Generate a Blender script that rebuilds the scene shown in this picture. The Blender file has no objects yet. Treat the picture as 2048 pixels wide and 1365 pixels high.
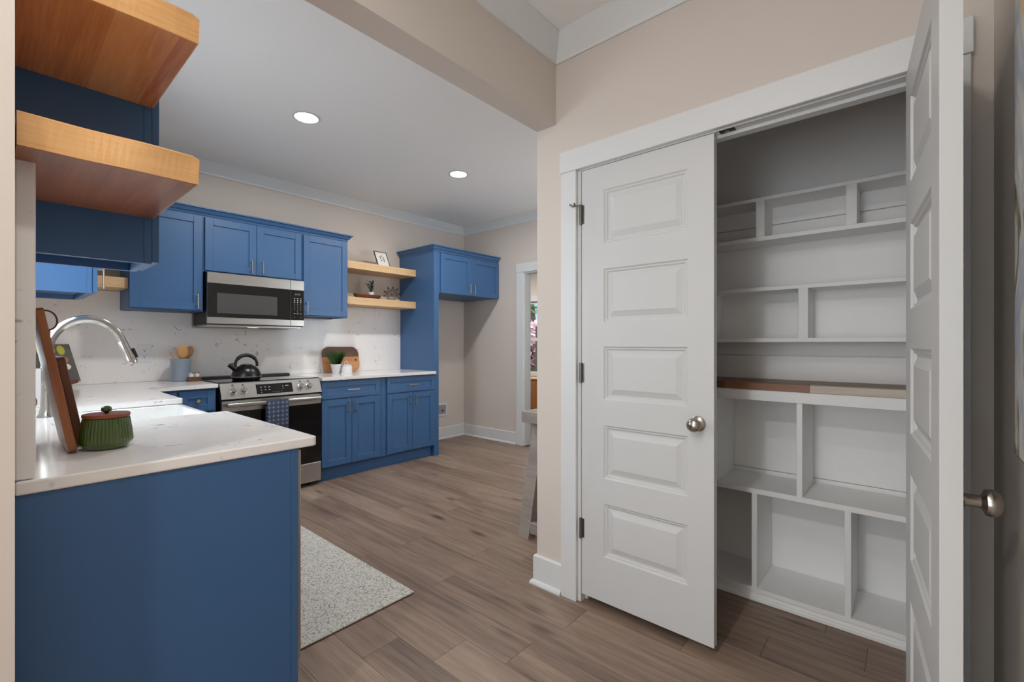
import bpy, bmesh, math, random
from mathutils import Vector, Matrix
random.seed(7)
S = bpy.context.scene
C = S.collection

# ------------------------------------------------------------------ camera, world, exposure, daylight
CAM_H = 1.237
cam_d = bpy.data.cameras.new('camera'); cam = bpy.data.objects.new('camera', cam_d); C.objects.link(cam)
cam.location = (0, 0, CAM_H)
cam.rotation_euler = (math.radians(90), 0, math.radians(41.1 - 90))
cam_d.sensor_width = 36.0; cam_d.lens = 36.0 * 913.0 / 2048.0
cam_d.shift_y = 5.5 / 2048.0
cam_d.clip_start = 0.02
S.camera = cam
S.view_settings.view_transform = 'Standard'; S.view_settings.look = 'None'
S.view_settings.gamma = 1.0; S.view_settings.use_curve_mapping = False
S.view_settings.exposure = -0.27
S.cycles.use_denoising = True
S.cycles.max_bounces = 10; S.cycles.diffuse_bounces = 6; S.cycles.glossy_bounces = 4
S.cycles.caustics_reflective = False; S.cycles.caustics_refractive = False
S.cycles.sample_clamp_indirect = 6.0

world = bpy.data.worlds.new('World'); S.world = world; world.use_nodes = True
wn = world.node_tree.nodes; wl = world.node_tree.links
bg = wn['Background']
bg.inputs['Color'].default_value = (0.80, 0.90, 1.0, 1)

P = dict(win=13, patio=20, dining=76, can=21, hall=8.5, world=5)
bg.inputs['Strength'].default_value = P['world']
def area(name, loc, rot, sx, sy, power, col=(1, 1, 1), spread=180):
    l = bpy.data.lights.new(name, 'AREA'); l.shape = 'RECTANGLE'; l.size = sx; l.size_y = sy
    l.energy = power; l.color = col; l.spread = math.radians(spread)
    o = bpy.data.objects.new(name, l); C.objects.link(o); o.location = loc; o.rotation_euler = rot
    return o
# daylight through the sink window, the added glazed doors at the far end of the hall and the window opposite the range
area('window_daylight', (0.02, 2.60, 1.60), (0, math.radians(-90), 0), 0.95, 0.80, P['win'], (0.86, 0.93, 1.0))
area('patio_fill', (-3.012, 0.60, 1.20), (0, math.radians(-90), 0), 2.1, 1.15, P['patio'], (0.97, 0.98, 1.0))  # unseen fill added to light the closet doors from the hall end
area('dining_daylight', (3.68, 1.432, 1.60), (math.radians(90), 0, math.radians(180)), .90, 1.05, P['dining'], (0.95, 0.97, 1.0))

# ------------------------------------------------------------------ helpers
def lin(c):
    return tuple(((v / 255) / 12.92 if v / 255 <= .04045 else ((v / 255 + .055) / 1.055) ** 2.4) for v in c)

class MB:
    """collects shapes in one bmesh"""
    def __init__(s): s.bm = bmesh.new()
    def box(s, x0, x1, y0, y1, z0, z1, bev=0, seg=1):
        r = bmesh.ops.create_cube(s.bm, size=1)['verts']
        for v in r:
            v.co = Vector(((x0 + x1) / 2 + v.co.x * (x1 - x0), (y0 + y1) / 2 + v.co.y * (y1 - y0), (z0 + z1) / 2 + v.co.z * (z1 - z0)))
        if bev:
            es = list({e for v in r for e in v.link_edges})
            bmesh.ops.bevel(s.bm, geom=es, offset=bev, segments=seg, affect='EDGES', profile=.5)
        return s
    def faces(s, vs, fs):
        b = [s.bm.verts.new(v) for v in vs]
        for f in fs:
            try: s.bm.faces.new([b[i] for i in f])
            except ValueError: pass
        return s
    def prism(s, poly, z0, z1, bev=0, seg=2):
        n = len(poly)
        lo = [s.bm.verts.new((p[0], p[1], z0)) for p in poly]; hi = [s.bm.verts.new((p[0], p[1], z1)) for p in poly]
        fl = [s.bm.faces.new(lo[::-1]), s.bm.faces.new(hi)]
        for i in range(n): fl.append(s.bm.faces.new((lo[i], lo[(i + 1) % n], hi[(i + 1) % n], hi[i])))
        if bev:
            es = list({e for f in fl for e in f.edges})
            bmesh.ops.bevel(s.bm, geom=es, offset=bev, segments=seg, affect='EDGES', profile=.5)
        return s
    def lathe(s, prof, cx=0, cy=0, n=32, axis='z', wob=None):
        rings = []
        for r, h in prof:
            ring = []
            for k in range(n):
                a = 2 * math.pi * k / n
                rr = r if wob is None else r * wob(a, h)
                p = (rr * math.cos(a), rr * math.sin(a), h)
                if axis == 'x': p = (h, p[0], p[1])
                if axis == 'y': p = (p[0], h, p[1])
                ring.append(s.bm.verts.new((p[0] + cx, p[1] + cy, p[2]) if axis == 'z' else p))
            rings.append(ring)
        for i in range(len(rings) - 1):
            for k in range(n):
                s.bm.faces.new((rings[i][k], rings[i][(k + 1) % n], rings[i + 1][(k + 1) % n], rings[i + 1][k]))
        for ring in (rings[0], rings[-1]):
            if len({tuple(round(c, 5) for c in v.co) for v in ring}) > 2:
                try: s.bm.faces.new(ring)
                except ValueError: pass
        return s
    def tube(s, pts, r, n=10, closed=False, rad=None):
        pts = [Vector(p) for p in pts]; m = len(pts); rings = []
        prev = None
        for i, p in enumerate(pts):
            if closed: t = (pts[(i + 1) % m] - pts[i - 1])
            else: t = pts[min(i + 1, m - 1)] - pts[max(i - 1, 0)]
            t.normalize()
            if prev is None:
                a = Vector((0, 0, 1)) if abs(t.z) < .9 else Vector((1, 0, 0)); nrm = t.cross(a).normalized()
            else:
                nrm = (prev - t * prev.dot(t)).normalized()
            prev = nrm; b = t.cross(nrm)
            rr = rad[i] if rad else r
            rings.append([s.bm.verts.new(p + (nrm * math.cos(2 * math.pi * k / n) + b * math.sin(2 * math.pi * k / n)) * rr) for k in range(n)])
        for i in range(m if closed else m - 1):
            A = rings[i]; B = rings[(i + 1) % m]
            for k in range(n): s.bm.faces.new((A[k], A[(k + 1) % n], B[(k + 1) % n], B[k]))
        if not closed:
            s.bm.faces.new(rings[0][::-1]); s.bm.faces.new(rings[-1])
        return s
    def sweep(s, prof, path, side=1, closed=False):
        """profile (out, z) run along a plan polyline, mitred; out is to the left (side=1) or right of travel"""
        P = [Vector(p) for p in path]; n = len(P); rings = []
        for i in range(n):
            d0 = (P[i] - P[i - 1]).normalized() if i > 0 or closed else None
            d1 = (P[(i + 1) % n] - P[i]).normalized() if i < n - 1 or closed else None
            if d0 is None: d0 = d1
            if d1 is None: d1 = d0
            n0 = Vector((-d0.y, d0.x)) * side; n1 = Vector((-d1.y, d1.x)) * side
            m = (n0 + n1); m = m / max(m.dot(n0), 1e-6)
            rings.append([s.bm.verts.new((P[i].x + m.x * o, P[i].y + m.y * o, z)) for o, z in prof])
        k = len(prof)
        for i in range(n if closed else n - 1):
            A = rings[i]; B = rings[(i + 1) % n]
            for j in range(k): s.bm.faces.new((A[j], A[(j + 1) % k], B[(j + 1) % k], B[j]))
        if not closed:
            s.bm.faces.new(rings[0][::-1]); s.bm.faces.new(rings[-1])
        return s
    def xf(s, M):
        bmesh.ops.transform(s.bm, matrix=M, verts=s.bm.verts); return s

ORG = {}
def obj(name, mb, mat, parent=None, smooth=False, loc=None, rot=None, angle=40):
    """links the collected shapes as ONE mesh object; world coordinates in, stored relative to parent / loc"""
    bm = mb.bm
    bmesh.ops.recalc_face_normals(bm, faces=bm.faces)
    me = bpy.data.meshes.new(name); o = bpy.data.objects.new(name, me); C.objects.link(o)
    off = Vector((0, 0, 0))
    if parent is not None:
        o.parent = parent; off = ORG.get(parent.name, Vector((0, 0, 0)))
        ORG[o.name] = off
    elif loc is not None:
        o.location = loc; off = Vector(loc); ORG[o.name] = off
    if off.length: bmesh.ops.translate(bm, verts=bm.verts, vec=-off)
    bm.to_mesh(me); bm.free()
    if rot is not None: o.rotation_euler = rot
    me.materials.append(mat)
    if smooth:
        for p in me.polygons: p.use_smooth = True
        try: me.set_sharp_from_angle(angle=math.radians(angle))
        except Exception: pass
    return o
def tag(o, label, cat=None, group=None, kind=None):
    o['label'] = label
    if cat: o['category'] = cat
    if group: o['group'] = group
    if kind: o['kind'] = kind
    return o
def thing(name, loc, label, cat, group=None, rotz=0, kind=None):
    o = bpy.data.objects.new(name, None); C.objects.link(o); o.location = loc; o.rotation_euler = (0, 0, rotz)
    o.empty_display_size = .05
    ORG[o.name] = Vector(loc)
    return tag(o, label, cat, group, kind)
def lthing(name, loc, label, cat, group=None, rot=(0, 0, 0), kind=None):
    """like thing, but its parts are given in local coordinates"""
    o = thing(name, loc, label, cat, group, 0, kind); o.rotation_euler = rot; ORG[o.name] = Vector((0, 0, 0)); return o
def struct(name, mb, mat, label, parent=None, smooth=False):
    o = obj(name, mb, mat, parent, smooth)
    return tag(o, label, None, None, 'structure')
def copy_tree(o, parent=None):
    c = o.copy(); C.objects.link(c); c.parent = parent
    for ch in o.children: copy_tree(ch, c)
    return c

# ------------------------------------------------------------------ materials (all node-based)
def mat(name, col, rough=.5, metal=0.0, spec=.5, var=0.0, vscale=6, bump=0.0, bscale=80, coat=0.0, srgb=True):
    m = bpy.data.materials.new(name); m.use_nodes = True; nt = m.node_tree; b = nt.nodes['Principled BSDF']
    c = lin(col) if srgb else col
    b.inputs['Base Color'].default_value = (*c, 1); b.inputs['Roughness'].default_value = rough
    b.inputs['Metallic'].default_value = metal; b.inputs['Specular IOR Level'].default_value = spec
    b.inputs['Coat Weight'].default_value = coat
    tc = nt.nodes.new('ShaderNodeTexCoord')
    if var:
        n = nt.nodes.new('ShaderNodeTexNoise'); n.inputs['Scale'].default_value = vscale; n.inputs['Detail'].default_value = 4
        nt.links.new(tc.outputs['Object'], n.inputs['Vector'])
        mx = nt.nodes.new('ShaderNodeMix'); mx.data_type = 'RGBA'
        mx.inputs['A'].default_value = (*[v * (1 - var) for v in c], 1); mx.inputs['B'].default_value = (*[min(1, v * (1 + var)) for v in c], 1)
        nt.links.new(n.outputs['Fac'], mx.inputs['Factor']); nt.links.new(mx.outputs['Result'], b.inputs['Base Color'])
    if bump:
        n2 = nt.nodes.new('ShaderNodeTexNoise'); n2.inputs['Scale'].default_value = bscale; n2.inputs['Detail'].default_value = 3
        nt.links.new(tc.outputs['Object'], n2.inputs['Vector'])
        bp = nt.nodes.new('ShaderNodeBump'); bp.inputs['Strength'].default_value = bump; bp.inputs['Distance'].default_value = .002
        nt.links.new(n2.outputs['Fac'], bp.inputs['Height']); nt.links.new(bp.outputs['Normal'], b.inputs['Normal'])
    return m
def wood(name, cols, axis='y', rough=.45, scale=1.0, rand=0.0, bump=.15, knots=0.0, coat=0.0, bands=None, figure=0.0):
    """grain stretched along one axis; rand = colour shift per object; bands=(axis, width, amount) = glued boards"""
    m = bpy.data.materials.new(name); m.use_nodes = True; nt = m.node_tree; b = nt.nodes['Principled BSDF']; L = nt.links.new
    tc = nt.nodes.new('ShaderNodeTexCoord'); oi = nt.nodes.new('ShaderNodeObjectInfo')
    off = nt.nodes.new('ShaderNodeVectorMath'); off.operation = 'SCALE'; off.inputs[0].default_value = (37.0, 91.0, 53.0)
    L(oi.outputs['Random'], off.inputs['Scale'])
    add = nt.nodes.new('ShaderNodeVectorMath'); add.operation = 'ADD'
    L(tc.outputs['Object'], add.inputs[0]); L(off.outputs[0], add.inputs[1])
    mp = nt.nodes.new('ShaderNodeMapping'); st = {'x': (1.2, 14, 14), 'y': (14, 1.2, 14), 'z': (14, 14, 1.2)}[axis]
    mp.inputs['Scale'].default_value = [v * scale for v in st]; L(add.outputs[0], mp.inputs['Vector'])
    n1 = nt.nodes.new('ShaderNodeTexNoise'); n1.inputs['Scale'].default_value = 1.0; n1.inputs['Detail'].default_value = 6; n1.inputs['Roughness'].default_value = .65; n1.inputs['Distortion'].default_value = .6
    L(mp.outputs['Vector'], n1.inputs['Vector'])
    mp2 = nt.nodes.new('ShaderNodeMapping'); st2 = {'x': (6, 160, 160), 'y': (160, 6, 160), 'z': (160, 160, 6)}[axis]
    mp2.inputs['Scale'].default_value = st2; L(add.outputs[0], mp2.inputs['Vector'])
    n2 = nt.nodes.new('ShaderNodeTexNoise'); n2.inputs['Scale'].default_value = 1.0; n2.inputs['Detail'].default_value = 2; L(mp2.outputs['Vector'], n2.inputs['Vector'])
    mixv = nt.nodes.new('ShaderNodeMath'); mixv.operation = 'MULTIPLY_ADD'; mixv.inputs[1].default_value = .30
    L(n2.outputs['Fac'], mixv.inputs[0])
    sc = nt.nodes.new('ShaderNodeMath'); sc.operation = 'MULTIPLY_ADD'; sc.inputs[1].default_value = .9; sc.inputs[2].default_value = -.12; L(n1.outputs['Fac'], sc.inputs[0]); L(sc.outputs[0], mixv.inputs[2])
    val = mixv.outputs[0]
    if figure:
        mw_ = nt.nodes.new('ShaderNodeMapping'); mw_.inputs['Scale'].default_value = {'x': (.5, 7, 7), 'y': (7, .5, 7), 'z': (7, 7, .5)}[axis]; L(add.outputs[0], mw_.inputs['Vector'])
        wv = nt.nodes.new('ShaderNodeTexWave'); wv.wave_type = 'RINGS'; wv.rings_direction = 'Z'; wv.inputs['Scale'].default_value = .9; wv.inputs['Distortion'].default_value = 9.0; wv.inputs['Detail'].default_value = 3; wv.inputs['Detail Scale'].default_value = 1.4
        L(mw_.outputs['Vector'], wv.inputs['Vector'])
        fm = nt.nodes.new('ShaderNodeMath'); fm.operation = 'MULTIPLY_ADD'; fm.inputs[1].default_value = figure; fm.inputs[2].default_value = -figure / 2; L(wv.outputs['Fac'], fm.inputs[0])
        a3 = nt.nodes.new('ShaderNodeMath'); a3.operation = 'ADD'; L(val, a3.inputs[0]); L(fm.outputs[0], a3.inputs[1]); val = a3.outputs[0]
    if rand:
        r = nt.nodes.new('ShaderNodeMath'); r.operation = 'MULTIPLY_ADD'; r.inputs[1].default_value = rand; r.inputs[2].default_value = -rand / 2
        L(oi.outputs['Random'], r.inputs[0]); a2 = nt.nodes.new('ShaderNodeMath'); a2.operation = 'ADD'; L(val, a2.inputs[0]); L(r.outputs[0], a2.inputs[1]); val = a2.outputs[0]
    if bands:
        sp = nt.nodes.new('ShaderNodeSeparateXYZ'); L(tc.outputs['Object'], sp.inputs[0])
        dv = nt.nodes.new('ShaderNodeMath'); dv.operation = 'DIVIDE'; dv.inputs[1].default_value = bands[1]; L(sp.outputs['XYZ'.index(bands[0].upper())], dv.inputs[0])
        fl = nt.nodes.new('ShaderNodeMath'); fl.operation = 'FLOOR'; L(dv.outputs[0], fl.inputs[0])
        wh = nt.nodes.new('ShaderNodeTexWhiteNoise'); wh.noise_dimensions = '1D'; L(fl.outputs[0], wh.inputs['W'])
        r = nt.nodes.new('ShaderNodeMath'); r.operation = 'MULTIPLY_ADD'; r.inputs[1].default_value = bands[2]; r.inputs[2].default_value = -bands[2] / 2; L(wh.outputs['Value'], r.inputs[0])
        a2 = nt.nodes.new('ShaderNodeMath'); a2.operation = 'ADD'; L(val, a2.inputs[0]); L(r.outputs[0], a2.inputs[1]); val = a2.outputs[0]
    cr = nt.nodes.new('ShaderNodeValToRGB'); e = cr.color_ramp.elements
    e[0].position = .22; e[0].color = (*lin(cols[0]), 1); e[1].position = .80; e[1].color = (*lin(cols[-1]), 1)
    if len(cols) > 2:
        q = e.new(.5); q.color = (*lin(cols[1]), 1)
    L(val, cr.inputs['Fac']); colout = cr.outputs['Color']
    if knots:
        mk = nt.nodes.new('ShaderNodeMapping'); mk.inputs['Scale'].default_value = {'x': (1.6, 5, 5), 'y': (5, 1.6, 5), 'z': (5, 5, 1.6)}[axis]; L(add.outputs[0], mk.inputs['Vector'])
        vo = nt.nodes.new('ShaderNodeTexVoronoi'); vo.inputs['Scale'].default_value = 1.0; L(mk.outputs['Vector'], vo.inputs['Vector'])
        rp = nt.nodes.new('ShaderNodeValToRGB'); rp.color_ramp.elements[0].position = .02; rp.color_ramp.elements[0].color = (knots, knots, knots, 1); rp.color_ramp.elements[1].position = .16; rp.color_ramp.elements[1].color = (0, 0, 0, 1)
        L(vo.outputs['Distance'], rp.inputs['Fac'])
        mx = nt.nodes.new('ShaderNodeMix'); mx.data_type = 'RGBA'; mx.inputs['B'].default_value = (*[v * .35 for v in lin(cols[0])], 1)
        L(rp.outputs['Color'], mx.inputs['Factor']); L(colout, mx.inputs['A']); colout = mx.outputs['Result']
    L(colout, b.inputs['Base Color']); b.inputs['Roughness'].default_value = rough; b.inputs['Coat Weight'].default_value = coat; b.inputs['Coat Roughness'].default_value = .2
    bp = nt.nodes.new('ShaderNodeBump'); bp.inputs['Strength'].default_value = bump; bp.inputs['Distance'].default_value = .001
    L(n2.outputs['Fac'], bp.inputs['Height']); L(bp.outputs['Normal'], b.inputs['Normal'])
    return m
def quartz(name):
    m = bpy.data.materials.new(name); m.use_nodes = True; nt = m.node_tree; b = nt.nodes['Principled BSDF']; L = nt.links.new
    tc = nt.nodes.new('ShaderNodeTexCoord')
    n1 = nt.nodes.new('ShaderNodeTexNoise'); n1.inputs['Scale'].default_value = 26; n1.inputs['Detail'].default_value = 5; n1.inputs['Distortion'].default_value = 1.2; L(tc.outputs['Object'], n1.inputs['Vector'])
    n2 = nt.nodes.new('ShaderNodeTexNoise'); n2.inputs['Scale'].default_value = 7; n2.inputs['Detail'].default_value = 2; L(tc.outputs['Object'], n2.inputs['Vector'])
    r1 = nt.nodes.new('ShaderNodeValToRGB'); e = r1.color_ramp.elements; e[0].position = .60; e[0].color = (0, 0, 0, 1); e[1].position = .66; e[1].color = (1, 1, 1, 1); L(n1.outputs['Fac'], r1.inputs['Fac'])
    r2 = nt.nodes.new('ShaderNodeValToRGB'); e = r2.color_ramp.elements; e[0].position = .50; e[0].color = (0, 0, 0, 1); e[1].position = .62; e[1].color = (.62, .62, .62, 1); L(n2.outputs['Fac'], r2.inputs['Fac'])
    ml = nt.nodes.new('ShaderNodeMath'); ml.operation = 'MULTIPLY'; L(r1.outputs['Color'], ml.inputs[0]); L(r2.outputs['Color'], ml.inputs[1])
    mx = nt.nodes.new('ShaderNodeMix'); mx.data_type = 'RGBA'; mx.inputs['A'].default_value = (*lin((240, 237, 234)), 1); mx.inputs['B'].default_value = (*lin((120, 118, 120)), 1)
    L(ml.outputs[0], mx.inputs['Factor']); L(mx.outputs['Result'], b.inputs['Base Color']); b.inputs['Roughness'].default_value = .13
    return m
def emis(name, col, strength):
    m = bpy.data.materials.new(name); m.use_nodes = True; b = m.node_tree.nodes['Principled BSDF']
    b.inputs['Base Color'].default_value = (*col, 1); b.inputs['Emission Color'].default_value = (*col, 1); b.inputs['Emission Strength'].default_value = strength
    return m
def glass(name, fac=.10):
    m = bpy.data.materials.new(name); m.use_nodes = True; nt = m.node_tree; out = nt.nodes['Material Output']
    t = nt.nodes.new('ShaderNodeBsdfTransparent'); g = nt.nodes.new('ShaderNodeBsdfGlossy'); g.inputs['Roughness'].default_value = .02
    mx = nt.nodes.new('ShaderNodeMixShader'); mx.inputs[0].default_value = fac
    nt.links.new(t.outputs[0], mx.inputs[1]); nt.links.new(g.outputs[0], mx.inputs[2]); nt.links.new(mx.outputs[0], out.inputs['Surface'])
    return m
def ringcloth(name, base, mark):
    """grid of small rings, as printed on the oven towel"""
    m = bpy.data.materials.new(name); m.use_nodes = True; nt = m.node_tree; b = nt.nodes['Principled BSDF']; L = nt.links.new
    tc = nt.nodes.new('ShaderNodeTexCoord'); mp = nt.nodes.new('ShaderNodeMapping'); mp.inputs['Scale'].default_value = (29, 0, 29); L(tc.outputs['Object'], mp.inputs['Vector'])
    fr = nt.nodes.new('ShaderNodeVectorMath'); fr.operation = 'FRACTION'; L(mp.outputs['Vector'], fr.inputs[0])
    sb = nt.nodes.new('ShaderNodeVectorMath'); sb.operation = 'SUBTRACT'; sb.inputs[1].default_value = (.5, 0, .5); L(fr.outputs[0], sb.inputs[0])
    ln = nt.nodes.new('ShaderNodeVectorMath'); ln.operation = 'LENGTH'; L(sb.outputs[0], ln.inputs[0])
    cr = nt.nodes.new('ShaderNodeValToRGB'); cr.color_ramp.interpolation = 'LINEAR'; e = cr.color_ramp.elements
    e[0].position = .14; e[0].color = (*lin(mark), 1); e[1].position = .52; e[1].color = (*lin((112, 120, 140)), 1)
    for p, c in ((.20, base), (.28, base), (.33, mark), (.42, mark), (.47, base)):
        q = e.new(p); q.color = (*lin(c), 1)
    L(ln.outputs['Value'], cr.inputs['Fac']); L(cr.outputs['Color'], b.inputs['Base Color']); b.inputs['Roughness'].default_value = .95
    return m
def weave(name, c0, c1):
    m = bpy.data.materials.new(name); m.use_nodes = True; nt = m.node_tree; b = nt.nodes['Principled BSDF']; L = nt.links.new
    tc = nt.nodes.new('ShaderNodeTexCoord'); v = nt.nodes.new('ShaderNodeTexNoise'); v.inputs['Scale'].default_value = 135; v.inputs['Detail'].default_value = 3; L(tc.outputs['Object'], v.inputs['Vector'])
    cr = nt.nodes.new('ShaderNodeValToRGB'); e = cr.color_ramp.elements; e[0].position = .38; e[0].color = (*lin(c0), 1); e[1].position = .50; e[1].color = (*lin(c1), 1)
    L(v.outputs['Fac'], cr.inputs['Fac']); L(cr.outputs['Color'], b.inputs['Base Color']); b.inputs['Roughness'].default_value = .95
    bp = nt.nodes.new('ShaderNodeBump'); bp.inputs['Strength'].default_value = .8; bp.inputs['Distance'].default_value = .003; L(v.outputs['Fac'], bp.inputs['Height']); L(bp.outputs['Normal'], b.inputs['Normal'])
    return m
def paint_abstract(name):
    m = bpy.data.materials.new(name); m.use_nodes = True; nt = m.node_tree; b = nt.nodes['Principled BSDF']; L = nt.links.new
    tc = nt.nodes.new('ShaderNodeTexCoord'); mp = nt.nodes.new('ShaderNodeMapping'); mp.inputs['Scale'].default_value = (5, 1, 2.4); L(tc.outputs['Object'], mp.inputs['Vector'])
    n = nt.nodes.new('ShaderNodeTexNoise'); n.inputs['Scale'].default_value = 1.7; n.inputs['Detail'].default_value = 5; n.inputs['Distortion'].default_value = 1.4; L(mp.outputs['Vector'], n.inputs['Vector'])
    cr = nt.nodes.new('ShaderNodeValToRGB'); e = cr.color_ramp.elements; e[0].position = .30; e[0].color = (*lin((205, 150, 60)), 1); e[1].position = .72; e[1].color = (*lin((84, 80, 52)), 1)
    for p, c in ((.38, (196, 190, 176)), (.47, (150, 160, 176)), (.55, (186, 184, 178)), (.64, (120, 116, 92))):
        q = e.new(p); q.color = (*lin(c), 1)
    L(n.outputs['Fac'], cr.inputs['Fac']); L(cr.outputs['Color'], b.inputs['Base Color']); b.inputs['Roughness'].default_value = .7
    return m

M = dict(
    wall=mat('wall_beige', (211, 202, 193), .85, var=.015, vscale=3, bump=.05, bscale=220),
    ceil=mat('ceiling_white', (241, 241, 240), .9, var=.01, vscale=3, bump=.04, bscale=200),
    trim=mat('trim_white', (218, 220, 220), .42, var=.01, vscale=8),
    door=mat('door_white', (207, 208, 207), .45, var=.01, vscale=6, bump=.03, bscale=160),
    shelfw=mat('shelf_white', (236, 236, 235), .40, var=.02, vscale=9, bump=.06, bscale=60),
    blue=mat('cabinet_blue', (60, 99, 143), .42, var=.03, vscale=4, bump=.02, bscale=120),
    bluein=mat('cabinet_blue_edge', (62, 98, 140), .5, var=.03, vscale=4),
    quartz=quartz('quartz_white'),
    sink=mat('fireclay_white', (236, 236, 234), .12, var=.01),
    steel=mat('stainless_steel', (186, 184, 180), .30, 1.0, var=.03, vscale=3, bump=.02, bscale=300),
    nickel=mat('brushed_nickel', (176, 170, 162), .26, 1.0, var=.03, vscale=20),
    pull=mat('satin_nickel_pull', (196, 180, 160), .30, 1.0, var=.03, vscale=20),
    chrome=mat('polished_nickel', (206, 204, 200), .16, 1.0, var=.02),
    hinge=mat('hinge_steel', (120, 117, 113), .35, .9, var=.06, vscale=40),
    dark=mat('dark_metal', (62, 60, 58), .45, .8, var=.05, vscale=30),
    black=mat('black_enamel', (11, 11, 12), .30, var=.1, vscale=8),
    blackglass=mat('black_glass', (9, 9, 10), .05, var=.05, spec=.6),
    mwglass=mat('microwave_window', (74, 74, 74), .12, var=.04),
    plastic=mat('black_plastic', (24, 24, 26), .5, var=.08, vscale=20),
    keymark=mat('printed_marks', (190, 190, 190), .6, var=.03),
    greymark=mat('dim_printed_marks', (90, 90, 92), .6, var=.03),
    outlet=mat('outlet_white', (226, 226, 228), .35, var=.01),
    slot=mat('slot_dark', (36, 36, 38), .6, var=.05),
    floorbase=wood('floor_wood_base', [(70, 57, 50), (108, 91, 80), (130, 112, 98)], 'y', .5, .5),
    plank=wood('oak_plank', [(88, 71, 61), (142, 120, 104), (172, 150, 132)], 'y', .42, .55, rand=.16, knots=.85, bump=.12, figure=.07),
    shelfwood=wood('maple_shelf', [(186, 132, 78), (216, 164, 106), (232, 186, 130)], 'x', .35, .5, coat=.25, bands=('x', .11, .10)),
    farshelf=wood('maple_light', [(192, 152, 108), (214, 178, 134), (228, 196, 154)], 'x', .45, .6),
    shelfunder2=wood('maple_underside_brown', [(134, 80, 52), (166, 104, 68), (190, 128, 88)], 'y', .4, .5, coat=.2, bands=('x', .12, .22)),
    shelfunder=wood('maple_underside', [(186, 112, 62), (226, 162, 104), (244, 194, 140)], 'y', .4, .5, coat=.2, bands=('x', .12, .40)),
    walnut=wood('acacia_board', [(104, 56, 26), (152, 88, 44), (184, 118, 66)], 'z', .4, .8, coat=.2),
    boarddark=wood('dark_board', [(84, 54, 38), (112, 74, 52), (132, 92, 66)], 'z', .5, .8),
    lidwood=wood('lid_wood', [(96, 46, 28), (134, 70, 44), (158, 90, 60)], 'x', .45, 1.2),
    spoon=wood('spoon_wood', [(170, 116, 66), (198, 146, 92), (214, 166, 112)], 'z', .55, 1.5),
    darkbowl=wood('bowl_wood', [(58, 32, 20), (96, 56, 34), (120, 74, 46)], 'x', .5, 1.2),
    greytable=wood('whitewashed_wood', [(126, 116, 110), (152, 142, 135), (170, 161, 154)], 'y', .6, .8),
    stave_d=wood('stave_brown', [(88, 56, 36), (124, 82, 52), (150, 104, 70)], 'y', .4, 1.0, rand=.25),
    stave_l=wood('stave_pale', [(172, 158, 142), (198, 186, 170), (214, 204, 190)], 'y', .45, 1.0),
    oak=wood('oak_furniture', [(136, 88, 44), (172, 116, 62), (196, 140, 82)], 'z', .45, .8),
    greenglaze=mat('green_glaze', (62, 82, 26), .12, var=.35, vscale=14, coat=.5),
    bluecrock=mat('blue_grey_glaze', (138, 152, 166), .18, var=.05, vscale=10, coat=.3),
    whiteglaze=mat('white_glaze', (232, 232, 234), .2, var=.02),
    ceramicgrey=mat('white_pot', (222, 220, 226), .5, var=.02),
    leaf=mat('leaf_green', (52, 92, 40), .55, var=.4, vscale=40),
    leafdark=mat('leaf_dark_green', (26, 60, 38), .5, var=.4, vscale=40),
    soil=mat('soil', (46, 36, 30), .95, var=.3, vscale=60, bump=.6),
    paper=mat('paper_white', (226, 222, 214), .8, var=.02, vscale=30),
    ink=mat('ink_black', (34, 34, 34), .8, var=.1),
    rug=weave('rug_weave', (150, 148, 142), (218, 216, 209)),
    rugedge=mat('rug_backing', (92, 62, 48), .9, var=.1, vscale=50),
    towel=ringcloth('towel_print', (74, 84, 106), (44, 52, 72)),
    canvas=paint_abstract('abstract_paint'),
    canvasedge=mat('canvas_edge', (96, 74, 58), .8, var=.1),
    glass=glass('window_glass', .08),
    clear=glass('clear_glass', .16),
    lens=emis('lamp_lens', (1, .98, .95), 9.0),
    mwlamp=emis('cooktop_lamp', (1, .62, .30), 3.0),
    leather=mat('leather_cord', (96, 52, 30), .6, var=.1, vscale=60),
    pear=mat('print_pear_yellow', (176, 168, 62), .6, var=.25, vscale=30),
    bread=mat('print_bread_brown', (176, 126, 78), .6, var=.3, vscale=40),
    cover=mat('print_cover_grey', (92, 88, 84), .5, var=.25, vscale=18),
    pagepink=mat('page_edge', (214, 190, 186), .7, var=.04),
    bark=mat('bark', (84, 68, 58), .9, var=.3, vscale=12, bump=.5, bscale=30),
    foliage=mat('tree_foliage', (84, 116, 62), .8, var=.4, vscale=3),
    blossom=mat('pink_blossom', (196, 160, 170), .8, var=.2, vscale=5),
    roof=mat('slate_blue_roof', (112, 138, 176), .8, var=.12, vscale=9),
    siding=mat('house_siding', (226, 220, 206), .8, var=.04, vscale=4),
    grass=mat('lawn', (120, 132, 82), .95, var=.25, vscale=3),
    twig=mat('dry_twig', (120, 84, 58), .85, var=.2, vscale=30),
    hole=mat('box_shadow_grey', (150, 150, 150), .6, var=.05),
)

# ------------------------------------------------------------------ the room (metres; camera stands at x=0, y=0)
XW, YR, XR, XC = 0.035, 4.594, 4.265, 1.866      # sink wall, range wall, far side wall, closet wall
ZC, ZH = 2.805, 2.742                            # kitchen ceiling, hall ceiling
BF, BR, BZ = 1.336, 1.455, 2.333                 # beam faces and underside
YE = -0.178                                      # hall end wall
CT, CB = 0.936, 0.906                            # worktop top and underside

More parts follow.
